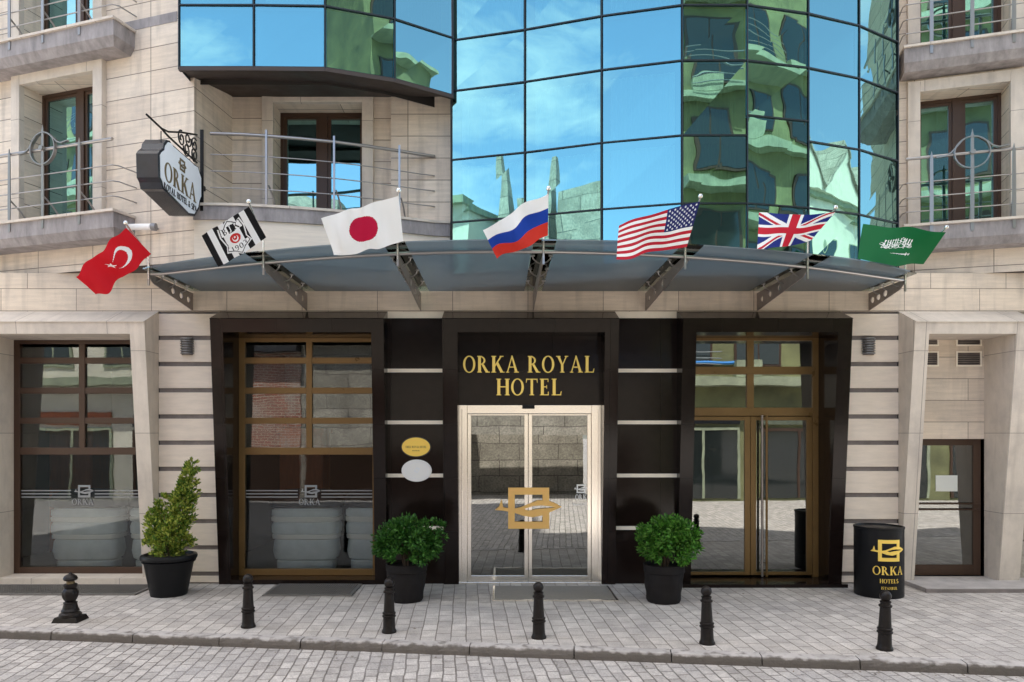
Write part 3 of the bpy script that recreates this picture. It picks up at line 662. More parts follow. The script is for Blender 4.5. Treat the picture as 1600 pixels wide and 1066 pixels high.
def portal(x0, x1, i0, i1, zt, zi, zc, yb, yt, yback, m, name='portal', label=None):
    g = part(name, H)
    if label: g['label'] = label
    F = lambda x, z: (x, yb+(yt-yb)*z/zt, z)
    b = MB()
    zs = [0, zi*.33, zi*.66, zi]
    for a, c in zip(zs, zs[1:]):
        b.poly([F(x0, a), F(i0, a), F(i0, c), F(x0, c)]); b.poly([F(i1, a), F(x1, a), F(x1, c), F(i1, c)])
        b.poly([F(i0, a), (i0, yback, a), (i0, yback, c), F(i0, c)]); b.poly([F(i1, a), (i1, yback, a), (i1, yback, c), F(i1, c)])
    b.poly([F(x0, zi), F(x1, zi), F(x1, zt), F(x0, zt)])
    b.poly([F(i0, zi), F(i1, zi), (i1, yback, zi), (i0, yback, zi)])
    for x in (x0, x1): b.poly([F(x, 0), F(x, zt), (x, .0, zc), (x, .0, 0)])
    b.poly([F(x0, zt), F(x1, zt), (x1, .0, zc), (x0, .0, zc)])
    b.poly([F(x0+.0, zt), F(x1, zt), (x1, yt-.02, zt-.012), (x0, yt-.02, zt-.012)])
    b.build('surround', m, g, fix=False)
    return g
WY = .27
ZR = [PZ(y, WY) for y in (563.5, 610.5, 657.5, 705)]
def panes(g, cells, m, y=WY+.03):
    for (a, c, za, zb) in cells:
        q = MB(); q.box(a, c, y, y+.01, za, zb); q.build('pane', m, g)
def shop_window(g, i0, i1, xm, ztop, zb, frame):
    f = MB(); w_ = .055
    f.box(i0, i0+.09, WY, WY+.08, zb, ztop); f.box(i1-.09, i1, WY, WY+.08, zb, ztop)
    f.box(i0+.09, i1-.09, WY, WY+.08, ztop-.06, ztop); f.box(i0+.09, i1-.09, WY, WY+.08, zb, zb+.10)
    f.box(i0+.09, i1-.09, WY-.002, WY+.08, ZR[3]-w_, ZR[3]+w_)
    for z in ZR[:3]: f.box(i0+.09, i1-.09, WY+.002, WY+.078, z-w_*.85, z+w_*.85)
    f.build('window_frame', frame, g, bevel=.004)
    v = MB(); v.box(xm-.045, xm+.045, WY-.006, WY+.07, ZR[3]+w_, ztop-.06); v.build('mullion', frame, g, bevel=.004)
    zs = [ZR[3]]+ZR[:3][::-1]+[ztop-.06]
    cells = [(i0+.09, i1-.09, zb+.1, ZR[3]-w_)]
    for za, zb_ in zip(zs, zs[1:]):
        cells += [(i0+.09, xm-.045, za+w_*.85, zb_-w_*.85), (xm+.045, i1-.09, za+w_*.85, zb_-w_*.85)]
    panes(g, cells[:1], 'lowerglass'); panes(g, cells[1:], 'shopglass')
    # frosted stripes and emblem on the big pane
    d = MB(); yd = WY+.026
    for py in (767, 772, 777):
        z = PZ(py, WY); d.box(i0+.1, xm-.18, yd, yd+.002, z-.008, z+.008); d.box(xm+.18, i1-.1, yd, yd+.002, z-.008, z+.008)
    logo(d, (xm+.02, yd+.002, PZ(768, WY)), XU, ZU, NF, .19, .003)
    text(d, 'ORKA', (xm, yd+.002, PZ(784.5, WY)), XU, ZU, NF, .095, .33, .003)
    d.build('frosted_emblem', 'decal', g)

g1 = portal(-7.62, -5.066, -7.40, -5.28, 3.84, 3.66, 4.05, -.04, -.45, WY, 'trim', label='pale stone framed shop window at the left edge')
shop_window(g1, -7.40, -5.28, PX(128, WY), 3.66, .10, 'brown')
b = MB(); b.box(-7.62, -5.07, -.10, WY, .0, .10); b.build('sill', 'trim', g1)
g2 = portal(-4.15, -1.66, -3.97, -1.84, 3.89, 3.69, 4.05, -.05, -.40, WY, 'granite', label='dark granite portal with a bronze framed shop window')
shop_window(g2, -3.97, -1.84, PX(483, WY), 3.69, .07, 'bronze')
b = MB(); b.box(-3.97, -1.84, -.06, WY+.1, .0, .068); b.build('sill', 'granite', g2)
g3 = portal(-.82, 1.72, -.60, 1.52, 3.89, 3.69, 4.05, -.05, -.40, .1, 'granite', label='dark granite main entrance portal')
b = MB(); b.box(-.60, 1.52, -.03, .1, PZ(633), 3.42); b.box(-.60, 1.52, .06, .12, 3.42, 3.69); b.build('sign_panel', 'granite', g3)
# main sliding doors
dr = part('sliding_door', H); f = MB(); sz = lambda y: PZ(y, 0)
f.box(-.60, -.475, -.035, .08, .03, sz(633)-.002); f.box(1.37, 1.52, -.035, .08, .03, sz(633)-.002)
f.box(-.475, 1.37, -.034, .08, sz(646.5), sz(633)-.003); f.box(-.60, 1.52, -.04, .12, .0, .03)
f.box(-.56, -.545, -.045, -.035, .03, sz(640)); f.box(1.45, 1.47, -.045, -.035, .03, sz(640))
f.build('door_frame', 'steel', dr, bevel=.004)
xm = PX(825.5)
for a, c in ((-.472, xm-.003), (xm+.003, 1.367)):
    lf = MB(); s_ = .055
    lf.box(a, a+s_, 0, .05, .035, sz(647)); lf.box(c-s_, c, 0, .05, .035, sz(647)); lf.box(a+s_, c-s_, 0, .05, sz(649.5), sz(647)); lf.box(a+s_, c-s_, 0, .05, .035, .12)
    lf.build('leaf_frame', 'steel', dr, bevel=.004)
    q = MB(); q.box(a+s_, c-s_, .02, .03, .12, sz(649.5)); q.build('pane', 'doorglass', dr)
b = MB(); b.box(xm-.09, xm+.09, -.08, -.036, sz(639), sz(633)); b.build('door_sensor', 'plastic', dr)
st_ = MB(); logo(st_, (PX(908), .018, PZ(764)), XU, ZU, NF, .13, .002); st_.build('door_sticker', 'white', dr); st_ = MB(); text(st_, 'ORK', (PX(908), .018, PZ(777)), XU, ZU, NF, .075, .17, .002); st_.build('door_sticker', 'white', dr); st_ = MB(); text(st_, 'RESTAURANT', (PX(906), .018, PZ(788)), XU, ZU, NF, .035, .20, .002); st_.build('door_sticker', 'white', dr)
em = MB(); logo(em, (PX(826), -.012, sz(794)), XU, ZU, NF, .61, .012); em.build('door_emblem', 'goldmatte', dr)
# side entrance
g4 = portal(2.64, 5.07, 2.835, 4.87, 3.89, 3.69, 4.05, -.05, -.40, WY, 'granite', label='dark granite portal with bronze double doors')
dd = part('double_door', H); fz = lambda y: PZ(y, WY)
f = MB(); f.box(2.835, 2.875, WY, WY+.08, .05, 3.69); f.box(PX(1270, WY), 4.87, WY, WY+.08, .05, 3.69)
X0, X1 = 2.875, PX(1270, WY)
f.box(X0, X1, WY, WY+.08, 3.65, 3.69); f.box(X0, X1, WY, WY+.08, fz(585), fz(573)); f.box(X0, X1, WY-.003, WY+.08, fz(650), fz(637))
mxl, mxr = PX(1167, WY), PX(1178, WY)
f.box(mxl, mxr, WY-.002, WY+.078, fz(573), 3.65); f.box(mxl, mxr, WY-.002, WY+.078, fz(637), fz(585))
f.build('door_frame', 'bronze', dd, bevel=.004)
panes(dd, [(X0, mxl, fz(573), 3.65), (mxr, X1, fz(573), 3.65), (X0, mxl, fz(637), fz(585)), (mxr, X1, fz(637), fz(585))], 'doorglass')
xc = PX(1173, WY)
for a, c, s1, s2 in ((X0+.004, xc-.003, .03, .085), (xc+.003, X1-.004, .085, .085)):
    lf = MB(); zt2 = fz(651); lf.box(a, a+s1, WY+.01, WY+.06, .075, zt2); lf.box(c-s2, c, WY+.01, WY+.06, .075, zt2)
    lf.box(a+s1, c-s2, WY+.01, WY+.06, fz(657), zt2); lf.box(a+s1, c-s2, WY+.01, WY+.06, .075, fz(894)); lf.build('door_leaf', 'bronze', dd, bevel=.004)
    q = MB(); q.box(a+s1, c-s2, WY+.03, WY+.04, fz(894), fz(657)); q.build('pane', 'doorglass', dd)
for px in (1190.5, 1197.5):
    h = MB(); x = PX(px, WY-.05); h.tube([(x, WY-.06, fz(900)), (x, WY-.06, fz(649))], .017, 12)
    for z in (fz(880), fz(780), fz(668)): h.tube([(x, WY-.06, z), (x, WY+.012, z)], .012, 8)
    h.build('handle', 'plate' if px < 1195 else 'bronze', dd, smooth=True)
b = MB(); b.box(2.66, 5.05, -.30, WY+.1, .0, .05); b.build('door_sill', 'granite', g4, bevel=.004)
# right pale portal with recessed door
g5 = portal(5.94, 7.71, 6.147, 7.394, 3.84, 3.66, 4.05, -.04, -.45, WY, 'trim', label='pale stone portal around a recessed door at the right edge')
b = MB(); zs = fz(686); b.poly([(6.147, WY-.0, zs), (7.394, WY, zs), (7.394, WY, 3.66), (6.147, WY, 3.66)]); b.poly([(6.147, WY, zs), (7.394, WY, zs), (7.394, WY+.12, zs), (6.147, WY+.12, zs)]); b.build('infill_wall', 'stone2', g5, fix=False)
d5 = part('glass_door', H); f = MB(); y5 = WY+.08
f.box(6.147, 6.26, y5, y5+.06, .06, zs); f.box(7.28, 7.394, y5, y5+.06, .06, zs); f.box(6.26, 7.28, y5, y5+.06, zs-.10, zs); f.box(6.26, 7.28, y5, y5+.06, .06, .22); f.build('door_frame', 'brown', d5, bevel=.004)
q = MB(); q.box(6.26, 7.28, y5+.02, y5+.03, .22, zs-.10); q.build('pane', 'doorglass', d5)
for py in (787, 796):
    h = MB(); h.tube([(6.2, y5-.04, PZ(py, y5)), (7.36, y5-.04, PZ(py, y5))], .011, 8); h.build('push_bar', 'brown', d5, smooth=True)
q = MB(); q.box(PX(1463, y5), PX(1497, y5), y5+.014, y5+.018, PZ(768, y5), PZ(743, y5)); q.build('paper_notice', 'paper', d5)
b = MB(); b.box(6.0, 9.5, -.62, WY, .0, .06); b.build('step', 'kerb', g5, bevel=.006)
b = MB(); b.box(5.98, 9.52, -.632, -.62, .0, .052); b.build('step_riser', 'groove', g5)
def vent(px0, px1, py0, py1, idx):
    x0, x1, z0, z1 = PX(px0, WY), PX(px1, WY), PZ(py1, WY), PZ(py0, WY); x0 = max(x0, 6.16)
    v = part('vent', H); m = MB(); m.box(x0, x1, WY-.02, WY-.002, z0, z0+.022); m.box(x0, x1, WY-.02, WY-.002, z1-.022, z1); m.box(x0, x0+.022, WY-.02, WY-.002, z0+.022, z1-.022); m.box(x1-.022, x1, WY-.02, WY-.002, z0+.022, z1-.022); m.build('vent_frame', 'ledge', v)
    m = MB(); m.box(x0+.022, x1-.022, WY-.004, WY-.001, z0+.022, z1-.022); m.build('backing', 'ink', v)
    m = MB(); n = 7
    for k in range(n):
        z = z0+.03+(z1-z0-.06)*k/(n-1); m.hexa([(x0+.022, WY-.016, z-.006), (x1-.022, WY-.016, z-.006), (x1-.022, WY-.005, z+.008), (x0+.022, WY-.005, z+.008)], [(x0+.022, WY-.016, z-.003), (x1-.022, WY-.016, z-.003), (x1-.022, WY-.005, z+.011), (x0+.022, WY-.005, z+.011)])
    m.build('slats', 'plate', v)
for k, a in enumerate(((1440, 1466, 520.5, 541), (1493, 1533, 520.5, 541), (1440, 1466, 549, 573), (1493, 1533, 549, 573))): vent(*a, k)
# beyond the right portal
b = MB(); b.box(7.72, 12, .15, .3, 0, 4.4); b.build('wall', 'oldconc', H)
b = MB(); b.box(-12, -7.63, .05, .3, 0, 4.4); b.build('wall', 'block', H)
# lobby interior
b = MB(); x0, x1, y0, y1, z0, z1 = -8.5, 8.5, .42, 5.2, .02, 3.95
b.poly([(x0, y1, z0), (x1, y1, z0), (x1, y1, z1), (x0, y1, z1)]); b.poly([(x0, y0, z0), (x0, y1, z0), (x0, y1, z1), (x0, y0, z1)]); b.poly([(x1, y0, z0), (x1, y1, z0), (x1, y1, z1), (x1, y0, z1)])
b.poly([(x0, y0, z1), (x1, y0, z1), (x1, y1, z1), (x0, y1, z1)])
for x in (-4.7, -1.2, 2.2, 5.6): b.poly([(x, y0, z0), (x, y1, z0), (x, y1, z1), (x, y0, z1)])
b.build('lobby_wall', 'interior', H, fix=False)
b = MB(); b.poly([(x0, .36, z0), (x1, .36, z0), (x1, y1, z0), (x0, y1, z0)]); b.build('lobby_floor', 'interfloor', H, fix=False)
# roof and back so that the building is a solid that casts its shade
b = MB(); b.poly([(-9.2, .84, ZT), (-4.22, -.77, ZT), (-4.28, -1.12, ZT), (-3.28, -1.12, ZT), (-2.33, -1.1, ZT), (-1.44, -.79, ZT), (-.667, -.3, ZT), (.363, -.52, ZT), (1.404, -.86, ZT), (2.444, -1.12, ZT), (3.316, -1.12, ZT), (4.22, -.92, ZT), (5.06, -.62, ZT), (5.84, -.18, ZT), (6.12, .33, ZT), (*RB, ZT), (RB[0], 12, ZT), (-9.2, 12, ZT)])
b.poly([(-12, 12, 0), (12, 12, 0), (12, 12, ZT), (-12, 12, ZT)]); b.poly([(-9.2, .84, 4.62), (-9.2, 12, 4.62), (-9.2, 12, ZT), (-9.2, .84, ZT)]); b.poly([(RB[0], RB[1], 4.62), (RB[0], 12, 4.62), (RB[0], 12, ZT), (RB[0], RB[1], ZT)])
b.poly([(-12, .3, 0), (-12, 12, 0), (-12, 12, 4.62), (-12, .3, 4.62)]); b.poly([(12, .3, 0), (12, 12, 0), (12, 12, 4.62), (12, .3, 4.62)])
b.build('roof', 'plain', H, fix=False)

b = MB(); b.box(-12, -2.0, 1.0, 12, ZT+.02, 30); b.box(-1.99, 12, 1.0, 12, ZT+.02, 14.5); b.build('added_shade_blocks', 'plain', H)  # unseen blocks added above
# ------------------------------------------------------------------ canopy
GZ = 4.35
cn = empty('glass_canopy', (0, 0, GZ), 'curved blue grey glass canopy on steel brackets over the entrances', 'canopy')
gf = [(-4.62, -1.45), (-4.39, -1.62), (-3.6, -2.02), (-2.85, -2.34), (-1.94, -2.64), (-.556, -2.85), (.35, -2.88), (1.56, -2.80), (2.55, -2.58), (3.5, -2.30), (4.38, -1.95), (5.375, -1.33), (5.55, -1.18)]
rf = [(-4.47, -1.35), (-2.81, -2.01), (-1.12, -2.45), (.51, -2.54), (2.16, -2.30), (3.81, -1.77), (5.55, -.93)]
def smooth_fn(tab):
    def fn(x):
        if x <= tab[0][0]: return tab[0][1]
        if x >= tab[-1][0]: return tab[-1][1]
        for k in range(len(tab)-1):
            if tab[k][0] <= x <= tab[k+1][0]:
                x0_, y0_ = tab[k]; x1_, y1_ = tab[k+1]
                m0 = (tab[k+1][1]-tab[max(k-1, 0)][1])/(tab[k+1][0]-tab[max(k-1, 0)][0]); m1 = (tab[min(k+2, len(tab)-1)][1]-tab[k][1])/(tab[min(k+2, len(tab)-1)][0]-tab[k][0])
                h = x1_-x0_; s = (x-x0_)/h
                return (2*s**3-3*s*s+1)*y0_+(s**3-2*s*s+s)*h*m0+(-2*s**3+3*s*s)*y1_+(s**3-s*s)*h*m1
    return fn
GFn, RFn = smooth_fn(gf), smooth_fn(rf)
BX = [-4.56, -2.86, -1.17, .505, 2.18, 3.84, 5.50]
def panel(xa, xb, name, m):
    b = MB(); n = 8; xs_ = [xa+(xb-xa)*k/n for k in range(n+1)]
    lo = [(x, GFn(x), GZ) for x in xs_]+[(x, -.01, GZ) for x in reversed(xs_)]
    b.hexa(lo, [(x, y, GZ+.014) for x, y, z in lo]); b.build(name, m, cn)
for k, x in enumerate(BX):
    if k < len(BX)-1: panel(x+.13, BX[k+1]-.13, 'glass_panel', 'canopy')
    panel(x-.126 if k else x-.03, x+.126 if k < 6 else x+.03, 'clear_strip', 'clearglass')
b = MB(); b.tube([(x, RFn(x), 4.31) for x in [BX[0]-.02+(BX[-1]-BX[0]+.04)*k/50 for k in range(51)]], .022, 10); b.build('front_rail', 'rail', cn, smooth=True)
for k, x in enumerate(BX):
    yr = RFn(x); Lb = -yr
    sh = [(0, -.27), (Lb-.10, -.12), (Lb, -.06), (Lb+.01, -.01), (.0, -.01)]
    def hole(u): 
        top, bot = -.01, -.27+.15*u/Lb; c = (top+bot)/2; r = min(.045, (top-bot)/2-.025); return arc(u, c, r*1.15, r, 0, 360, 16)[:-1]
    b = MB(); b.prism(sh, [hole(Lb*.12), hole(Lb*.30), hole(Lb*.50)], (x-.006, 0, GZ-.02), (0, -1, 0), ZU, (1, 0, 0), .012)
    br = b.build('bracket', 'plate', cn)
    m = MB(); m.box(x-.012, x+.012, yr-.035, yr-.012, 4.16, 4.46); m.build('tip_post', 'rail', cn)
    for u in (.30, .58, .86):
        y = yr*u; m = MB()
        if -y < .2: continue
        for sx_ in (-1, 1):
            if (k == 0 and sx_ < 0) or (k == 6 and sx_ > 0): continue
            m.tube([(x, y, GZ-.10), (x+sx_*.06, y, GZ-.075), (x+sx_*.10, y-.03, GZ-.045), (x+sx_*.11, y-.03, GZ-.004)], .009, 6)
            m.tube([(x+sx_*.11, y-.03, GZ-.014), (x+sx_*.11, y-.03, GZ-.003)], .028, 12); m.tube([(x+sx_*.11, y-.03, GZ+.015), (x+sx_*.11, y-.03, GZ+.03)], .028, 12)
        m.build('glass_clamp', 'rail', cn, smooth=True)

# ------------------------------------------------------------------ flags
def inpoly(p, poly):
    x, y = p; c = False; j = len(poly)-1
    for i in range(len(poly)):
        xi, yi = poly[i]; xj, yj = poly[j]
        if (yi > y) != (yj > y) and x < (xj-xi)*(y-yi)/(yj-yi)+xi: c = not c
        j = i
    return c
def inshapes(p, shp): return any(inpoly(p, o) and not any(inpoly(p, h) for h in hs) for o, hs in shp)
def star(cx, cy, r, rot=0): return [(cx+r*(1 if k % 2 == 0 else .382)*math.sin(rot+k*math.pi/5), cy-r*(1 if k % 2 == 0 else .382)*math.cos(rot+k*math.pi/5)) for k in range(10)]
WH, RD = (.90, .90, .89), (.62, .012, .022)
def f_tr():
    st = star(.80, .5, .125, -math.pi/2)
    def f(u, v):
        x = u*1.5
        if math.hypot(x-.5, v-.5) < .25 and math.hypot(x-.5625, v-.5) > .2: return WH
        if inpoly((x, v), st): return WH
        return RD
    return f
def f_jp(): return lambda u, v: (.52, .006, .05) if math.hypot(u*1.5-.76, v-.5) < .29 else (.93, .93, .92)
def f_ru(): return lambda u, v: (.92, .92, .92) if v < .333 else ((.008, .05, .36) if v < .667 else (.62, .035, .02))
def f_us():
    def f(u, v):
        if u < .4 and v < 7/13:
            gx, gy = u/.4*12, v/(7/13)*10
            i, j = round(gx), round(gy)
            for a in (i-1, i, i+1):
                for c in (j-1, j, j+1):
                    if 0 < a < 12 and 0 < c < 10 and (a+c) % 2 == 0:
                        if inpoly(((gx-a)*.0333*1.9, (gy-c)*.0538), star(0, 0, .036)): return (.85, .85, .85)
            return (.016, .022, .13)
        return (.50, .012, .03) if int(v*13) % 2 == 0 else (.90, .89, .87)
    return f
def f_uk():
    def f(u, v):
        X, Y = (u-.5)*60, (v-.5)*34
        if abs(X) < 3.3 or abs(Y) < 3.3: return (.56, .01, .03)
        if abs(X) < 5.6 or abs(Y) < 5.6: return WH
        k = math.hypot(60, 34)
        d1, d2 = (Y*60-X*34)/k, (Y*60+X*34)/k
        for d, s in ((d1, 1 if X > 0 else -1), (d2, 1 if X > 0 else -1)):
            if 0 < d*s < 2.2: return (.56, .01, .03)
        if abs(d1) < 3.3 or abs(d2) < 3.3: return WH
        return (.008, .022, .20)
    return f
def f_sa():
    S = []
    for x, h in ((.335, .2), (.365, .16), (.40, .22), (.425, .15), (.47, .12), (.52, .2), (.55, .19), (.59, .15), (.625, .21), (.66, .21), (.70, .17)): S.append(pl([(x, .33), (x+.012, .33+h)], .013))
    for x, y, a in ((.35, .52, .03), (.39, .50, .035), (.44, .40, .03), (.46, .52, .04), (.50, .42, .028), (.53, .53, .035), (.575, .50, .03), (.61, .53, .03), (.64, .43, .02), (.675, .52, .03), (.715, .50, .028), (.745, .44, .025)):
        S.append(pl(arc(x, y, a, a*1.2, 20, 300, 10), .012))
    for x, y in ((.45, .33), (.50, .56), (.57, .36), (.69, .35), (.74, .54), (.42, .57), (.60, .42)): S.append(arc(x, y, .009, .013, 0, 360, 8)[:-1])
    for a, c in (((.33, .46), (.45, .50)), ((.48, .49), (.60, .46)), ((.62, .50), (.74, .47))): S.append(pl([a, ((a[0]+c[0])/2, a[1]+.04), c], .013))
    S.append(pl([(.32, .715), (.42, .72), (.60, .69)], [.02, .018, .006])); S.append(pl([(.36, .68), (.365, .76)], .012)); S.append(pl([(.31, .70), (.325, .745)], .016))
    def f(u, v):
        if .28 < u < .8 and .28 < v < .8 and any(inpoly((u, v), q) for q in S): return WH
        return (.002, .13, .035)
    return f
def f_bjk():
    sh = [(.27, .12), (.36, .17), (.44, .08), (.52, .02), (.60, .08), (.68, .17), (.77, .12), (.80, .35), (.75, .62), (.80, .78), (.64, .86), (.52, .97), (.40, .86), (.24, .78), (.29, .62), (.24, .35)]
    sh = [((x-.52)*.82+.52, y) for x, y in sh]
    g1, W1 = layout('BJK', .25); g2_, W2 = layout('1903', .1)
    st = star(.0, .0, .055, 0)
    def f(u, v):
        st_ = int(u*9) % 2
        base = (.008, .008, .009) if st_ == 0 else (.82, .82, .82)
        ux = 1-u   # design read from the camera side: left is the fly end
        p = (ux, v)
        big = [((x-.52)*1.12+.52, (y-.5)*1.07+.5) for x, y in sh]
        if inpoly(p, big) and not inpoly(p, sh): return (.80, .80, .80)
        if inpoly(p, sh):
            inner = [((x-.52)*.93+.52, (y-.5)*.95+.5) for x, y in sh]
            if not inpoly(p, inner): return (.008, .008, .009)
            blk, wht = (.008, .008, .009), (.86, .86, .86)
            if .15 < v < .35:
                a = ((ux-.52)/.34*W1+W1/2, 1-(v-.16)/.17); cb_ = blk if abs(ux-.52) < .062 else wht
                return (wht if cb_ == blk else blk) if inshapes(a, g1) else cb_
            if .70 < v < .86:
                a = ((ux-.52)/.32*W2+W2/2, 1-(v-.71)/.14)
                return blk if inshapes(a, g2_) else wht
            x, y = ux-.52, (v-.53)*.66
            if (x*x/.0105+y*y/.0072) < 1:
                if math.hypot(x, y-.002) < .058 and math.hypot(x, y+.016) > .045: return wht
                if inpoly((x*2, (y+.024)*2), st): return wht
                return (.55, .02, .02)
            return wht if abs(x) < .075 or v > .86 else base
        return base
    return f
def flag(k, name_label, HT, HB, FT, FB, fn, amp, nu=130, nv=84, seed=0, sag=0, fold=2.2):
    x = BX[k]; yr = RFn(x); base = Vector((x, yr-.025, 4.24))
    kink = Vector((x, yr-.03, min(4.62, PZ(HB[1], yr-.03)))); yt_ = yr-.68; tip = P(HT[0], HT[1]-6, yt_); dirn = tip-kink
    r = empty('flag', tuple(base), name_label, 'flag', 'flags on the canopy')
    m = MB(); m.tube([base, kink, kink+dirn*.04, tip], .0105, 10); m.build('pole', 'steel', r, smooth=True)
    m = MB(); m.lathe([(.0, -.02), (.02, -.01), (.026, .008), (.02, .026), (.0, .036)], tuple(tip+dirn.normalized()*.01), 12); m.build('finial', 'steel', r, smooth=True)
    h0, h1 = P(HT[0], HT[1], yt_+.02), P(HB[0], HB[1], min(yr-.04, GFn(x)-.03)); f0 = P(*FT, yt_+.1); ye = min(yr-.3, GFn(P(*FB, yr-.3).x)-.24); f1 = P(*FB, ye)
    rnd = random.Random(seed); ph = [rnd.uniform(0, 6.28) for _ in range(4)]
    nrm = (f0-h0).cross(h1-h0).normalized()
    if nrm.y > 0: nrm = -nrm
    m = MB(); m.c = []
    for i in range(nu+1):
        u = i/nu
        for j in range(nv+1):
            v = j/nv; q = (h0*(1-v)+h1*v)*(1-u)+(f0*(1-v)+f1*v)*u; q = q+nrm*(.08*v*u*(1-u)*2)
            wv = 1.75*amp*(min(1, u*2.2))*(math.sin(fold*6.28*u+ph[0]+2.2*v)+.45*math.sin(fold*10*u+ph[1]-3*v)+.35*math.sin(5*v+ph[2]+4*u))
            q = q+nrm*wv+Vector((0, 0, sag*math.sin(math.pi*u)+amp*.35*u*math.sin(fold*5*u+ph[3])))
            m.v.append(tuple(q))
    for i in range(nu):
        for j in range(nv):
            A = i*(nv+1)+j; m.f.append((A, A+1, A+nv+2, A+nv+1)); m.c.append(fn((i+.5)/nu, (j+.5)/nv))
    m.build('cloth', 'cloth', r, smooth=True)
flag(0, 'red Turkish flag with white crescent and star at the left end of the canopy', (197, 356), (236, 397), (116, 428), (151, 463), f_tr(), .022, seed=1)
flag(1, 'black and white striped club flag with a crest reading BJK 1903', (389, 323), (416, 371), (315, 368), (341, 417), f_bjk(), .004, seed=2, nu=170, nv=120)
flag(2, 'white Japanese flag with a red disc', (623, 306), (630, 377), (502, 341), (521, 402), f_jp(), .018, seed=3)
flag(3, 'white, blue and red striped Russian flag above the main entrance', (857, 303), (856, 368), (755, 362), (778, 408), f_ru(), .026, seed=4, sag=.03, fold=1.4)
flag(4, 'American flag with stars and red and white stripes', (1094, 315), (1073, 386), (966, 352), (963, 406), f_us(), .02, seed=5, nu=200, nv=130, sag=.02, fold=1.5)
flag(5, 'British union flag with red, white and blue crosses', (1305, 332), (1268, 375), (1186, 333), (1182, 388), f_uk(), .018, seed=6, sag=-.02, fold=1.2)
flag(6, 'green Saudi flag with white script over a sword at the right end of the canopy', (1478, 363), (1443, 413), (1349, 350), (1341, 406), f_sa(), .022, seed=8, nu=200, nv=130, fold=1.3)

# ------------------------------------------------------------------ hanging sign
SX = -4.10
hs = empty('hanging_sign', (SX-.02, -.79, 6.0), 'black and white lightbox sign reading ORKA on a scrolled iron bracket', 'sign')
def SP(px, py):   # sight line meets the sign plane x = SX
    d = SX*FP/(px-VX); return (-(d-D), EYE+(VY-py)*d/FP)     # (distance towards the street, height)
face = [SP(0+x/3.33, 180+y/3.33) for x, y in ((868, 128), (885, 133), (896, 152), (1000, 243), (1014, 258), (1034, 270), (1042, 300), (1052, 330), (1052, 430), (1042, 455), (1036, 490), (1014, 528), (985, 524), (862, 398), (845, 385), (838, 350), (826, 325), (823, 200), (832, 185), (848, 172), (853, 148))]
b = MB(); b.prism(face, [], (SX, 0, 0), (0, -1, 0), ZU, (-1, 0, 0), .27); b.build('sign_box', 'signblack', hs, bevel=.008)
cx = sum(p[0] for p in face)/len(face); cz = sum(p[1] for p in face)/len(face)
b = MB(); b.prism([((p[0]-cx)*.93+cx, (p[1]-cz)*.93+cz) for p in face], [], (SX, 0, 0), (0, -1, 0), ZU, (1, 0, 0), .006, lift=.0005); b.build('sign_face', 'signface', hs)
b = MB(); o1 = SP(282, 287); UY = Vector((0, 1, 0))
a_, b_ = SP(254, 260), SP(307, 306); wO = abs(a_[0]-b_[0])
text(b, 'ORKA', (SX+.0065, -(a_[0]+b_[0])/2, SP(280, 286)[1]+.015), UY, ZU, XU, .235, wO*.93, .006)
b.build('sign_lettering', 'brassdark', hs)
b = MB(); text(b, 'ROYAL HOTEL & SPA', (SX+.0065, -(a_[0]+b_[0])/2, SP(280, 308)[1]), UY, ZU, XU, .08, wO*.97, .006); b.build('small_lettering', 'ink', hs)
b = MB(); e = SP(284, 259); logo(b, (SX+.0065, -e[0], e[1]), UY, ZU, XU, .15, .006); b.build('sign_emblem', 'brassdark', hs)
b = MB(); b.box(SX-.022, SX+.022, -.81, -.79, PZ(330, -.8), PZ(203, -.8)); b.box(SX-.02, SX+.02, -.79, -.72, 5.6, 5.66); b.build('wall_plate', 'black', hs)
def SQ(x, y): q = SP(x/3.046+200, y/3.046); return (SX-.02, -q[0], q[1])
b = MB(); b.tube([SQ(96, 545), SQ(165, 610), SQ(200, 650), SQ(270, 715), SQ(335, 775)], .013, 6); b.tube([SQ(165, 610), SQ(200, 628), SQ(260, 630), SQ(335, 642)], .012, 6); b.build('bracket_arm', 'black', hs)
b = MB()
def scroll(cx_, cz_, r, a0, turn, n=22):
    return [(SX-.02, cx_+r*(1-.75*k/n)*math.cos(a0+turn*k/n), cz_+r*(1-.75*k/n)*math.sin(a0+turn*k/n)) for k in range(n+1)]
for (x, y, r, a0, tn) in ((262, 660, .105, 1.5, 9), (293, 665, .10, .5, -9), (286, 712, .10, 3, 9), (324, 692, .10, 1, 9), (324, 738, .10, 4.5, -9)):
    q = SQ(x, y); b.tube(scroll(q[1], q[2], r, a0, tn, 30), .010, 6)
b.build('scroll_work', 'black', hs)
b = MB(); q = SQ(165, 625); b.tube([q, (q[0], q[1], q[2]-.14)], .007, 6); q = SQ(300, 760); b.tube([q, (q[0], q[1], q[2]-.14)], .007, 6); b.build('hanger', 'black', hs)
# floodlight tube on the wall under the left balcony
fl = PLL.uz(226, 358); p0, p1 = PLL.pt(PLL.uz(200, 357)[0], -.12), PLL.pt(PLL.uz(247, 357)[0], -.12)
fo = empty('wall_floodlight', (p0[0], p0[1], fl[1]), 'slim white tube light fixed to the stone behind the red flag', 'light fitting')
b = MB(); b.tube([(*p0, fl[1]+.02), (*p1, fl[1]-.02)], .045, 12); b.build('housing', 'white', fo, smooth=True)
b = MB(); b.tube([(*p1, fl[1]-.02), (p1[0]+.06, p1[1], fl[1]-.025)], .055, 12); b.tube([(p1[0], p1[1], fl[1]-.02), (p1[0]+.05, p1[1]+.16, fl[1]-.02)], .015, 6); b.build('end_bracket', 'louvre', fo)

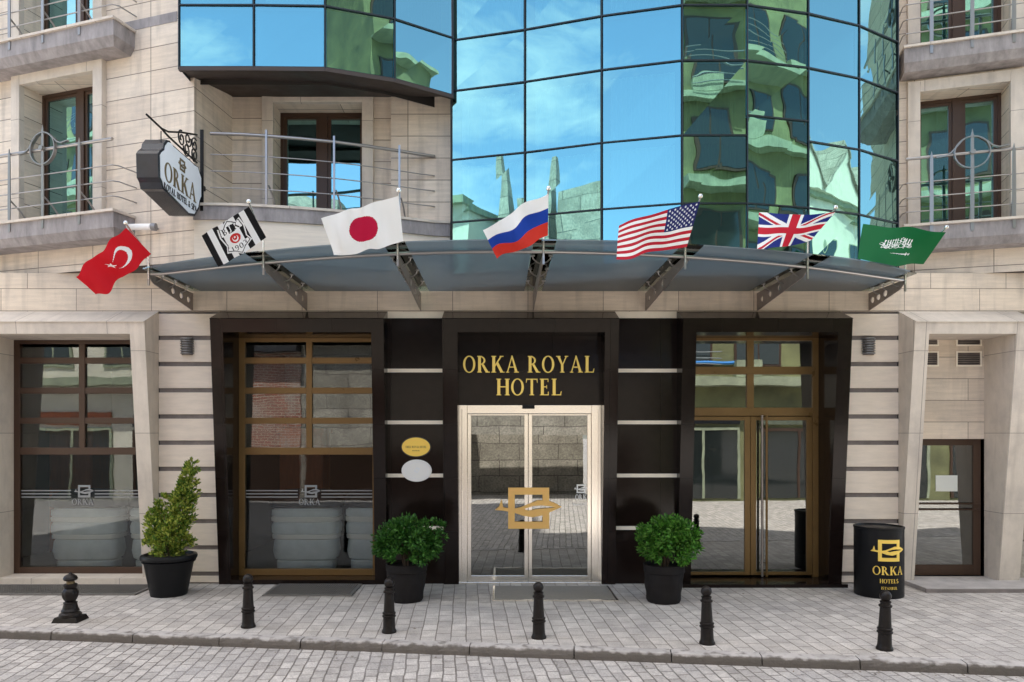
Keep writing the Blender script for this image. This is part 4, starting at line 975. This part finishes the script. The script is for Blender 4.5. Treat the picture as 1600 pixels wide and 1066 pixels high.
# ------------------------------------------------------------------ entrance lettering, plaques, lamps
sg = empty('entrance_sign', (PX(826), -.04, PZ(587)), 'gold letters reading ORKA ROYAL HOTEL above the main doors', 'sign')
for s, px, py, h, wd in (('ORKA ROYAL', 826, 569.5, .245, 1.94), ('HOTEL', 826.5, 605, .245, .965)):
    b = MB(); text(b, s, (PX(px, -.06), -.055, PZ(py, -.06)), XU, ZU, NF, h, wd, .03, spacing=.13); b.build('lettering', 'gold', sg, bevel=.004)
def plaque(px, py, rx, rz, m, label, rim):
    y = -.02; X, Z = PX(px, y), PZ(py, y); r = empty('plaque', (X, 0, Z), label, 'plaque')
    b = MB(); b.prism(arc(0, 0, rx, rz, 0, 360, 40)[:-1], [], (X, -.001, Z), XU, ZU, NF, .022); b.build('rim', rim, r, bevel=.004)
    b = MB(); b.prism(arc(0, 0, rx*.93, rz*.9, 0, 360, 40)[:-1], [], (X, -.0235, Z), XU, ZU, NF, .004); b.build('face', m, r)
    return r, X, Z
r, X, Z = plaque(650, 698.5, .225, .155, 'yellow', 'oval gold plaque with four stars beside the main entrance', 'ink')
b = MB(); text(b, 'ORKA ROYAL HOTEL', (X, -.0276, Z+.0), XU, ZU, NF, .032, .31, .002); b.build('lettering', 'ink', r); b = MB(); text(b, '****', (X, -.0276, Z-.055), XU, ZU, NF, .04, .11, .002); b.build('stars', 'ink', r)
r, X, Z = plaque(651, 735.5, .225, .165, 'white', 'oval white plaque just below the gold one', 'white')
b = MB(); b.prism(arc(0, 0, .17, .125, 0, 360, 40)[:-1], [arc(0, 0, .165, .12, 0, 360, 40)[:-1]], (X, -.0276, Z), XU, ZU, NF, .002)
b.prism([(-.04, -.01), (0, .05), (.05, .03), (.01, -.04)], [[(-.02, -.0), (0, .03), (.03, .02), (.01, -.02)]], (X, -.0276, Z), XU, ZU, NF, .002); b.build('crest', 'signface', r)
def wall_lamp(px, label):
    X = PX(px); r = empty('wall_lamp', (X, -.004, PZ(541)), label, 'wall lamp', 'grey louvred wall lamps'); z0 = PZ(555)
    b = MB()
    for k in range(7):
        z = z0+.012+k*.036; b.lathe([(.072, z), (.098, z+.006), (.098, z+.018), (.08, z+.026)], (X, -.01, 0), 20, 1, 1.0, math.pi, 2*math.pi)
    b.build('louvres', 'louvre', r, smooth=True)
    b = MB(); b.lathe([(.07, z0), (.07, z0+.26)], (X, -.01, 0), 16, 1, 1, math.pi, 2*math.pi); b.box(X-.08, X+.08, -.02, -.004, z0, z0+.26); b.build('diffuser', 'groove', r)
    return r
wall_lamp(293, 'grey louvred wall lamp on the stone pier left of the entrances'); wall_lamp(1356, 'grey louvred wall lamp on the stone pier above the black bin')

# ------------------------------------------------------------------ street furniture
def G(px, py):   # point on the pavement
    d = FP*EYE/(py-VY); return ((px-VX)*d/FP, d-D)
def slim_bollard(x, y):
    r = empty('bollard', (x, y, 0))
    b = MB(); K = .78; b.lathe([(r_*K, z_) for r_, z_ in [(.105, 0), (.108, .015), (.095, .035), (.088, .06), (.083, .17), (.098, .178), (.1, .19), (.086, .197), (.086, .205), (.096, .212), (.096, .225), (.08, .232), (.066, .44), (.082, .447), (.084, .462), (.064, .47), (.062, .485), (.07, .492), (.07, .503), (.048, .508)]], (x, y, 0), 24); b.build('post', 'bollard', r, smooth=True)
    b = MB(); n = 10; b.lathe([(.034, .50)]+[(.058*math.sin(math.pi*(k+.6)/(n+.6)), .556-.058*math.cos(math.pi*(k+.6)/(n+.6))) for k in range(n+1)], (x, y, 0), 20); b.build('ball_cap', 'bollard', r, smooth=True)
    return r
bs = [(388, 980), (608, 988), (842, 997), (1105, 1006), (1382, 1015)]
bl_ = ['slim black bollard in front of the bronze shop window', 'slim black bollard in front of the left grow bag shrub', 'slim black bollard in front of the main doors', 'slim black bollard just right of the right grow bag shrub', 'slim black bollard in front of the black bin']
x, y = G(*bs[0]); pb = slim_bollard(x, y)
for i, (px, py) in enumerate(bs):
    o = pb if i == 0 else copy_tree(pb); X, Y = G(px, py); o.location = (X, Y, 0); o.rotation_euler = (R(random.uniform(-1, 1)), R(random.uniform(-1.2, 1.2)), random.uniform(0, 3))
    tag(o, bl_[i], 'bollard', 'slim black bollards along the kerb')
x, y = G(110, 970); r = empty('bollard', (x, y, 0), 'ornate dark cast iron bollard with square foot at the far left', 'bollard')
b = MB(); b.hexa([(x-.155, y-.13, 0), (x+.155, y-.13, 0), (x+.155, y+.13, 0), (x-.155, y+.13, 0)], [(x-.13, y-.11, .06), (x+.13, y-.11, .06), (x+.13, y+.11, .06), (x-.13, y+.11, .06)])
b.lathe([(.125, .06), (.12, .09), (.095, .105), (.1, .125), (.085, .15), (.072, .21), (.08, .22), (.055, .235)], (x, y, 0), 20); b.build('foot', 'bollard', r, smooth=False, bevel=.005)
b = MB(); prof = [(.05, .23), (.072, .26), (.088, .30), (.09, .34), (.075, .375), (.058, .39), (.07, .4), (.076, .415), (.076, .435), (.062, .445)]
i0 = len(b.v); b.lathe(prof, (x, y, 0), 32)
for q in range(len(b.v)):
    vx, vy, vz = b.v[q]; an = math.atan2(vy-y, vx-x); k_ = 1+.05*math.cos(an*8)*(1 if .25 < vz < .38 else 0); b.v[q] = (x+(vx-x)*k_, y+(vy-y)*k_, vz)
b.build('urn_shaft', 'bollard', r, smooth=True)
b = MB(); b.lathe([(.05, .445), (.045, .46), (.045, .475)], (x, y, 0), 20); b.build('worn_collar', 'brassdark', r, smooth=True)
b = MB(); b.lathe([(.04, .475), (.07, .485), (.08, .505), (.07, .53), (.045, .55), (.02, .56), (.012, .575), (.0, .58)], (x, y, 0), 20); b.build('cap', 'bollard', r, smooth=True)

# dry leaves and scraps lying in the joints
rl = random.Random(21); b = MB(); b.c = []
for k in range(170):
    X = rl.uniform(-7.5, 7.5)
    if rl.random() < .55: Y, Z = kerb_y(X)-rl.uniform(.01, .12)*(1+rl.random()*2), -.090
    else: Y, Z = rl.uniform(kerb_y(X)+.2, -.1), .006
    s_ = rl.uniform(.008, .022); a = rl.uniform(0, 6.28); dx, dy = math.cos(a)*s_, math.sin(a)*s_
    b.poly([(X-dx, Y-dy, Z), (X+dy*.4, Y-dx*.4, Z+.006), (X+dx, Y+dy, Z+.002), (X-dy*.4, Y+dx*.4, Z+.005)]); c_ = rl.choice([(.16, .10, .05), (.09, .06, .035), (.30, .26, .2), (.55, .53, .5)]); b.c.append(c_)
tag(b.build('leaf_litter', 'leaf'), 'dry leaf scraps along the kerb and pavement joints', 'litter', kind='stuff')

# plants
def leaf_cloud(name, blobs, n, parent, size, cols, seed, spike=0):
    rnd = random.Random(seed); m = MB(); m.c = []
    tot = sum(bb[3]**2 for bb in blobs)
    for (bx, by, bz, br, sz_) in [(q[0], q[1], q[2], q[3], q[4] if len(q) > 4 else 1) for q in blobs]:
        cnt = int(n*br*br/tot)
        tuft = [(rnd.gauss(0, 1), rnd.gauss(0, 1), rnd.gauss(0, 1)) for _ in range(max(6, cnt//28))]
        for _ in range(cnt):
            t = rnd.choice(tuft); d = Vector((t[0]+rnd.gauss(0, .28), t[1]+rnd.gauss(0, .28), t[2]+rnd.gauss(0, .28))).normalized()
            tv = Vector(t).normalized(); rr = br*(rnd.random()**.35)*(1.0+.16*math.sin(7*tv.x+5*tv.z+seed))
            p = Vector((bx+d.x*rr, by+d.y*rr, bz+d.z*rr*sz_))
            o = (d+Vector((rnd.gauss(0, .6), rnd.gauss(0, .6), rnd.gauss(.25+spike, .5)))).normalized()
            s = size*rnd.uniform(.6, 1.25); side = o.cross(Vector((rnd.gauss(0, 1), rnd.gauss(0, 1), rnd.gauss(0, 1)))).normalized(); up = side.cross(o)
            i = len(m.v)
            m.v += [tuple(p), tuple(p+o*s*.5+side*s*.26+up*s*.06), tuple(p+o*s), tuple(p+o*s*.5-side*s*.26+up*s*.06)]
            m.f.append((i, i+1, i+2, i+3)); c = rnd.choice(cols); k = rnd.uniform(.7, 1.3); m.c.append((c[0]*k, c[1]*k, c[2]*k))
    return m.build(name, 'leaf', parent)
# grow bag shrubs
def grow_bag(px, py, h, rad, lab_pot, lab_pl, blob, seed, cols):
    x, y = G(px, py); r = empty('plant_pot', (x, y, 0), lab_pot, 'plant pot', 'black grow bag pots')
    b = MB(); prof = [(rad*.80, 0), (rad*.86, .03), (rad*.90, .12), (rad*.97, .25), (rad*1.0, h*.78), (rad*1.05, h*.80), (rad*1.06, h), (rad*.98, h), (rad*.95, h-.04)]
    pr2 = []
    for (r0_, z0_), (r1_, z1_) in zip(prof, prof[1:]):
        for s in range(3): pr2.append((r0_+(r1_-r0_)*s/3, z0_+(z1_-z0_)*s/3))
    pr2.append(prof[-1]); b.lathe(pr2, (x, y, 0), 40)
    for q, v in enumerate(b.v):
        an = math.atan2(v[1]-y, v[0]-x); k_ = 1+.022*math.sin(an*5+v[2]*9+seed)+.014*math.sin(an*11-v[2]*22)+.012*math.sin(v[2]*40+an*2)
        b.v[q] = (x+(v[0]-x)*k_, y+(v[1]-y)*k_, v[2])
    b.build('bag', 'fabricpot', r, smooth=True)
    b = MB(); b.lathe([(rad*.95, h-.05), (0.01, h-.03)], (x, y, 0), 20); b.build('soil', 'soil', r)
    s = empty('shrub', (x, y, h-.04), lab_pl, 'shrub', 'round green shrubs at the doors')
    st = MB(); rnd = random.Random(seed)
    for k in range(9):
        a = rnd.uniform(0, 6.28); e = Vector((x+math.cos(a)*rnd.uniform(.1, .28), y+math.sin(a)*rnd.uniform(.1, .28), h+rnd.uniform(.2, .42))); st.tube([(x+math.cos(a)*.04, y+math.sin(a)*.04, h-.05), Vector((x, y, h+.1)).lerp(e, .5), e], [.011, .008, .005], 6)
    st.build('stem', 'bark', s)
    rnd2 = random.Random(seed+50); ex = [(math.cos(a_)*rnd2.uniform(.30, .44)+.05, math.sin(a_)*rnd2.uniform(.2, .36), .84+rnd2.uniform(-.2, .26), rnd2.uniform(.06, .10), 1) for a_ in [k_*.62 for k_ in range(10)]]
    leaf_cloud('foliage', [(x+bx, y+by, bz, br, bs_) for bx, by, bz, br, bs_ in blob+ex], 7500, s, .058, cols, seed)
gc = [(.03, .115, .015), (.045, .15, .02), (.018, .075, .012), (.07, .19, .03)]
grow_bag(635, 938, .50, .262, 'black fabric grow bag left of the main doors', 'round dark green shrub left of the main doors',
         [(-.13, 0, .84, .26, .8), (.2, -.02, .80, .26, .8), (.03, -.08, .93, .24, .8), (.05, .1, .88, .27, .8), (-.27, 0, .74, .16, .9), (.34, 0, .70, .15, .9), (-.1, -.22, .68, .14, .9), (.2, -.24, .66, .14, .9)], 3, gc)
grow_bag(1037, 940, .50, .255, 'black fabric grow bag right of the main doors', 'round bright green shrub right of the main doors',
         [(-.05, 0, .88, .25, .85), (.22, -.02, .86, .25, .85), (.1, -.08, .97, .22, .8), (.06, .1, .9, .26, .8), (-.16, -.04, .72, .18, 1), (.34, 0, .76, .15, 1), (-.1, -.2, .68, .14, .9), (.2, -.2, .68, .15, .9)], 5, [(.06, .20, .02), (.09, .26, .03), (.025, .10, .012), (.14, .30, .05)])
x, y = G(264, 929); r = empty('plant_pot', (x, y, 0), 'large round black plastic pot with thick rim by the left stone pier', 'plant pot')
b = MB(); b.lathe([(.235, 0), (.24, .01), (.325, .46), (.335, .475), (.345, .46), (.352, .475), (.335, .49), (.365, .5), (.372, .53), (.36, .56), (.32, .57), (.31, .53)], (x, y, 0), 40); b.build('pot', 'plastic', r, smooth=True)
b = MB(); b.lathe([(.32, .525), (.01, .545)], (x, y, 0), 20); b.build('soil', 'soil', r)
s = empty('shrub', (x, y, .54), 'wispy yellow green shrub leaning up to the right', 'shrub')
b = MB()
for e in ((.27, 0, 1.75), (.1, .05, 1.3), (-.15, -.05, 1.2), (.2, .1, 1.45), (-.2, .1, 1.0), (.0, -.15, 1.1), (.25, -.1, 1.15)):
    b.tube([(x, y, .54), (x+e[0]*.35, y+e[1]*.4, .54+(e[2]-.54)*.45), (x+e[0], y+e[1], e[2])], [.014, .01, .005], 6)
b.build('stem', 'bark', s)
yc = [(.26, .32, .04), (.16, .25, .04), (.07, .15, .02), (.38, .42, .08)]
leaf_cloud('foliage', [(x+a, y+b_*1., c, r_, 1.25) for a, b_, c, r_ in ((.30, 0, 1.72, .09), (.27, 0, 1.58, .12), (.24, .02, 1.42, .15), (.2, 0, 1.27, .17), (.16, 0, 1.12, .18), (-.15, 0, 1.18, .11), (-.17, 0, 1.03, .14), (-.12, -.04, .88, .17), (.08, -.05, .9, .2), (.0, -.05, .74, .22), (.2, 0, .78, .15), (-.2, 0, .72, .13), (-.05, 0, 1.3, .07), (.33, .0, 1.82, .05))], 8200, s, .055, yc, 9, spike=.7)
# bin
x, y = G(1373, 929); rr = .315; hh = .955
r = empty('waste_bin', (x, y, 0), 'black round bin with gold emblem and the words ORKA HOTELS ISTANBUL', 'bin')
b = MB(); b.lathe([(rr*.97, 0), (rr, .015), (rr, hh-.03), (rr*1.025, hh-.025), (rr*1.025, hh), (rr*.95, hh+.004), (rr*.93, hh-.02), (.01, hh-.02)], (x, y, 0), 56); b.build('body', 'plastic', r, smooth=True)
def wrap(mb, a0):
    out = []
    for v in mb.v:
        an = a0+v[0]/rr; q = rr+.001+v[1]; out.append((x+q*math.cos(an), y+q*math.sin(an), v[2]))
    mb.v = out
a0 = math.atan2(-1, -.5)+.42
for s_, z, h, wd, cc in (('ORKA', .385, .115, .42, 0), ('HOTELS', .245, .055, .25, 0), ('ISTANBUL', .15, .036, .21, 0)):
    b = MB(); text(b, s_, (0, 0, z), XU, ZU, (0, 1, 0), h, wd, .003)
    wrap(b, a0); b.build('lettering', 'yellow', r)
b = MB()
for k, (o, hs_) in enumerate(logo_shapes()):
    def den(lp):
        out = []
        for p, q in zip(lp, lp[1:]+lp[:1]):
            for s in range(3): out.append(((p[0]+(q[0]-p[0])*s/3)*.29, (p[1]+(q[1]-p[1])*s/3)*.29))
        return out
    b.prism(den(o), [den(h) for h in hs_], (0, 0, .655), XU, ZU, (0, 1, 0), .003+k*.0006)
def slice_x(mb, step):
    me_ = bpy.data.meshes.new('tmp'); me_.from_pydata(mb.v, [], mb.f); bm = bmesh.new(); bm.from_mesh(me_); x_ = -.3
    while x_ < .3:
        bmesh.ops.bisect_plane(bm, geom=bm.verts[:]+bm.edges[:]+bm.faces[:], plane_co=(x_, 0, 0), plane_no=(1, 0, 0)); x_ += step
    bm.verts.index_update(); mb.v = [tuple(v.co) for v in bm.verts]; mb.f = [tuple(v.index for v in f.verts) for f in bm.faces]; bm.free(); bpy.data.meshes.remove(me_)
slice_x(b, .02); wrap(b, a0); b.build('emblem', 'yellow', r)

# mats and grates
x0, y0 = -.04, -1.16
r = empty('door_mat', (.77, -.7, 0), 'flat grey mat with a pale metal edge in front of the main doors', 'mat')
b = MB(); b.box(-.06, 1.56, -1.13, -.22, .001, .014); b.build('mat_surface', 'mat', r)
b = MB(); b.box(-.09, 1.59, -1.165, -1.13, .001, .018); b.box(-.09, -.06, -1.13, -.22, .001, .017); b.box(1.56, 1.59, -1.13, -.22, .001, .017); b.build('edge_trim', 'steel', r)
def grate(x0, x1, y0, y1, lab, fine):
    r = empty('floor_grate', ((x0+x1)/2, (y0+y1)/2, 0), lab, 'floor grate')
    b = MB(); b.box(x0, x1, y0, y0+.05, .001, .02); b.box(x0, x1, y1-.04, y1, .001, .02); b.box(x0, x0+.04, y0+.05, y1-.04, .001, .02); b.box(x1-.05, x1, y0+.05, y1-.04, .001, .02); b.build('frame', 'grate', r)
    b = MB(); b.poly([(x0, y0, .003), (x1, y0, .003), (x1, y1, .003), (x0, y1, .003)]); b.build('pit', 'ink' if fine else 'mat', r)
    b = MB(); n = int((x1-x0)/.035)
    for k in range(n+1): xx = x0+.04+(x1-x0-.09)*k/n; b.box(xx-.004, xx+.004, y0+.05, y1-.04, .004, .016)
    m_ = int((y1-y0)/.06)
    for k in range(m_+1): yy = y0+.05+(y1-y0-.09)*k/m_; b.box(x0+.04, x1-.05, yy-.004, yy+.004, .0045, .0165)
    b.build('bars', 'grate', r)
grate(-3.25, -2.02, -.86, -.09, 'rusty metal floor grate in front of the bronze shop window', True)
grate(-8.2, -5.02, -.80, -.13, 'dusty floor grate in front of the leftmost shop window', False)

# ------------------------------------------------------------------ lobby furniture seen through the glass
def armchair(x, y, lab, s=1.22):
    r = empty('armchair', (x, y, .02), lab, 'armchair', 'pale armchairs behind the shop windows')
    def ring(nm, prof, m, k=.62):
        b = MB(); b.lathe(prof, (0, 0, 0), 40)
        for q, v in enumerate(b.v):       # squarish plan
            rr_ = math.hypot(v[0], v[1]); an = math.atan2(v[1], v[0]); e = (abs(math.cos(an))**4+abs(math.sin(an))**4)**-.25
            b.v[q] = (x+rr_*math.cos(an)*e*s*.95, y+rr_*math.sin(an)*e*k, v[2])
        b.build(nm, m, r, smooth=True)
    ring('base', [(.36, .02), (.40, .04), (.405, .17), (.38, .19)], 'greyfab')
    ring('seat_cushion', [(.38, .19), (.43, .22), (.455, .34), (.44, .50), (.42, .53)], 'greyfab')
    ring('piping', [(.42, .53), (.462, .545), (.465, .60), (.45, .615)], 'stripe')
    ring('middle_cushion', [(.45, .615), (.47, .63), (.475, .74), (.455, .80), (.44, .81)], 'greyfab')
    ring('piping', [(.44, .81), (.475, .82), (.48, .885), (.46, .90)], 'stripe')
    ring('top_cushion', [(.46, .90), (.475, .92), (.47, 1.0), (.42, 1.04)], 'greyfab')
    ring('headrest', [(.42, 1.03), (.49, 1.06), (.50, 1.16), (.45, 1.26), (.3, 1.32), (.02, 1.34)], 'darkfab')
armchair(-6.70, 1.10, 'left pale armchair behind the leftmost shop window'); armchair(-5.45, 1.15, 'right pale armchair behind the leftmost shop window')
armchair(-3.14, 1.10, 'left pale armchair behind the bronze framed window'); armchair(-1.95, 1.15, 'right pale armchair behind the bronze framed window')
for X, lab in ((-8.0, 'orange wooden cabinet behind the leftmost shop window'), (-3.7, 'orange wooden cabinet behind the bronze framed window')):
    r = empty('cabinet', (X, 3.2, .02), lab, 'cabinet'); b = MB(); b.box(X-.4, X+.4, 2.8, 3.4, .02, 2.25); b.build('carcass', 'wood', r)
    b = MB(); b.box(X-.44, X+.44, 2.74, 3.42, 2.25, 2.33); b.build('cornice', 'wood', r)
    for sx_ in (-1, 1):
        b = MB(); b.box(X+sx_*.2-.185, X+sx_*.2+.185, 2.775, 2.799, .1, 2.2); b.build('cabinet_door', 'wood', r, bevel=.006)

# ------------------------------------------------------------------ the other side of the street (seen mirrored in the glass)
OY = -14.0
def house(x0, x1, h, m, cols, st, lab, first=4.0, depth=9, band=True, roof=None, ground='shutter'):
    r = empty('house', ((x0+x1)/2, OY, -.09), lab, 'building')
    b = MB(); b.box(x0, x1, OY-depth, OY, -.09, h); b.build('wall', m, r)
    b = MB(); b.box(x0-.15, x1+.15, OY-depth-.1, OY+.28, h, h+.25); b.build('cornice', 'slabedge', r)
    n = int((h-first)/st+.001); cw = (x1-x0)/cols
    wv = MB(); fr = MB(); sb = MB()
    for k in range(n):
        z = first+k*st
        for c in range(cols):
            cx_ = x0+cw*(c+.5); ww = cw*(.31 if m == 'greenbldg' else .24)
            f = MB(); f.box(cx_-ww-.08, cx_+ww+.08, OY, OY+.06, z+.55, z+2.25); fo = f.build('window', 'brown' if m == 'greenbldg' else 'slabedge', r)
            f = MB(); f.box(cx_-ww, cx_-.03, OY+.062, OY+.07, z+.63, z+2.17); f.box(cx_+.03, cx_+ww, OY+.062, OY+.07, z+.63, z+2.17); f.build('pane', 'darkglass', fo)
            if (k*3+c) % 4 == 1 and m == 'greenbldg':
                f = MB(); f.box(cx_-ww-.1, cx_-ww+.75, OY+.08, OY+.4, z+.2, z+.75); f.build('air_conditioner', 'slabedge', fo)
            if (k+c*2) % 3 == 0 and m == 'greenbldg':
                f = MB()
                for q in range(4): f.tube([(cx_-cw*.4, OY+.7, z+.35+q*.22), (cx_+cw*.4, OY+.7, z+.35+q*.22)], .018, 4)
                f.build('railing', 'shutter', fo)
        if band: sb.box(x0, x1, OY, OY+.75 if k % 2 == 0 else OY+.45, z-.12, z+.16)
    if band: sb.build('floor_slab', 'slabedge', r)
    sc = max(2, int((x1-x0)/3.2)); sw = (x1-x0)/sc        # shopfronts along the pavement
    aw = MB()
    for c in range(sc):
        a, e = x0+sw*c+.35, x0+sw*(c+1)-.35; rnd = random.Random(c*7+int(x0)); hh_ = 2.3+.25*rnd.random()
        f = MB(); f.box(a, a+.09, OY, OY+.06, 0, hh_); f.box(e-.09, e, OY, OY+.06, 0, hh_); f.box(a+.09, e-.09, OY, OY+.06, hh_-.1, hh_); f.box((a+e)/2-.04, (a+e)/2+.04, OY, OY+.06, 0, hh_-.1); fo = f.build('shopfront', 'brown' if c % 2 else 'slabedge', r)
        f = MB(); f.box(a+.09, e-.09, OY+.01, OY+.03, 0, hh_-.1); f.build('pane', 'darkglass', fo)
        f = MB(); f.box(a, e, OY, OY+.10, hh_+.12, hh_+.55); f.build('signboard', ('darkfab', 'slabedge', 'wood')[c % 3], r)
    aw.hexa([(x0, OY, 3.55), (x1, OY, 3.55), (x1, OY+1.0, 3.3), (x0, OY+1.0, 3.3)], [(x0, OY, 3.75), (x1, OY, 3.75), (x1, OY+1.0, 3.42), (x0, OY+1.0, 3.42)]) if first > 4.5 else None
    if first > 4.5: aw.build('awning', 'darkfab', r)
    return r
house(5.4, 22, 19.5, 'greenbldg', 7, 2.9, 'tall olive plastered building mirrored in the right half of the glass bay')
house(-24, -9.4, 10.6, 'palebldg', 6, 2.8, 'pale building mirrored in the left windows')
gh = house(24.5, 42, 13.5, 'palebldg', 5, 2.9, 'distant pale house with gables mirrored near the right end of the glass bay')
b = MB()
for k in range(4):
    xa = 24.3+k*4.5; b.hexa([(xa, OY-9, 13.75), (xa+4.5, OY-9, 13.75), (xa+2.25, OY-9, 16.8)], [(xa, OY+.4, 13.75), (xa+4.5, OY+.4, 13.75), (xa+2.25, OY+.4, 16.8)])
b.build('gable_roof', 'palebldg', gh)
b = MB()
for k in range(4):
    xa = 24.3+k*4.5
    for sg_ in (0, 1):
        xe = xa+4.5*sg_; b.hexa([(xe, OY-9, 13.75), (xa+2.25, OY-9, 16.82), (xa+2.25, OY-9, 17.05), (xe, OY-9, 13.98)], [(xe, OY+.6, 13.75), (xa+2.25, OY+.6, 16.82), (xa+2.25, OY+.6, 17.05), (xe, OY+.6, 13.98)])
b.build('roof', 'oldconc', gh)
house(-62, -27, 23, 'greenbldg', 12, 2.9, 'long olive block mirrored in the balcony windows on the left')
r = empty('brick_wall', (-8, OY, -.09), 'old red brick wall mirrored in the bronze shop window', 'wall')
b = MB(); b.box(-9.4, -6.9, OY-.6, OY, -.09, 8.8); b.build('masonry', 'redbrick', r); b = MB(); b.box(-9.38, -6.92, OY, OY+.03, -.09, 1.75); b.build('painted_shade_band', 'brown', r); b = MB(); b.box(-9.5, -6.9, OY-.3, OY+.5, 5.05, 6.1); b.build('added_dark_band', 'darkfab', r)  # foot band paints in shade; upper board added to darken the mirrored panes
r = empty('concrete_wall', (-4, OY, -.09), 'stained concrete wall mirrored in the doors', 'wall')
b = MB(); b.box(-6.9, -1.4, OY-.6, OY-.05, -.09, 7.6); b.box(-1.4, 3.2, OY-.6, OY-.05, 2.2, 6.2); b.box(3.2, 5.2, OY-.6, OY-.05, -.09, 6.8)
b.box(-7.7, -6.0, OY-6, OY-.7, -.09, 10.9); b.hexa([(-8.9, OY-1.6, 8), (-8.0, OY-1.6, 8), (-8.0, OY-.8, 8), (-8.9, OY-.8, 8)], [(-8.55, OY-1.3, 12.6), (-8.35, OY-1.3, 12.6), (-8.35, OY-1.1, 12.6), (-8.55, OY-1.1, 12.6)]); b.build('masonry', 'oldconc', r)
b = MB()
for a, c in ((-6.8, -1.5), (-1.5, 5.1)): b.box(a, c, OY-.3, OY+.35, 5.3, 6.15)
b.build('cornice', 'darkfab', r)  # not a real cornice: dark band added to darken the reflection in the upper shop panes
b = MB(); b.box(-6.7, -1.5, OY-.04, OY+.03, -.09, 1.75); b.box(3.6, 4.7, OY-.05, OY+.02, -.09, 2.1); b.build('shade_band_and_doorway', 'brown', r)  # long low band paints wall-foot shade; narrow box is a dark doorway
b = MB(); b.box(-1.4, 3.2, OY-3.2, OY-3.1, -.09, 2.2); b.build('garage_back', 'oldconc', r)
b = MB(); b.tube([(2.0, OY+.05, 4.6), (8.5, OY+.1, 4.7)], .06, 8); b.build('pipe', 'bluepipe', r)
def tree(x, y, h, cr, lab, seed):
    r = empty('tree', (x, y, -.09), lab, 'tree'); rnd = random.Random(seed)
    b = MB(); b.tube([(x, y, -.09), (x+.1, y, h*.3), (x-.05, y+.1, h*.6), (x, y, h*.85)], [.28, .22, .15, .06], 10)
    for k in range(6):
        a = k*1.05; b.tube([(x, y, h*.45+k*.3), (x+math.cos(a)*cr*.4, y+math.sin(a)*cr*.4, h*.6+k*.3), (x+math.cos(a)*cr*.8, y+math.sin(a)*cr*.8, h*.72+k*.3)], [.1, .07, .03], 6)
    b.build('trunk', 'bark', r)
    leaf_cloud('crown', [(x+rnd.uniform(-1, 1)*cr*.6, y+rnd.uniform(-1, 1)*cr*.6, h*.78+rnd.uniform(-.5, .5)*cr, cr*rnd.uniform(.3, .5)) for _ in range(14)], 9000, r, .35, [(.05, .13, .03), (.08, .17, .04), (.03, .08, .02)], seed)
tree(34, -25, 24, 5, 'leafy green tree mirrored at the right of the glass bay', 4)
for o in bpy.data.objects:
    if o.name.startswith('camera') or o.name.startswith('sun'): continue
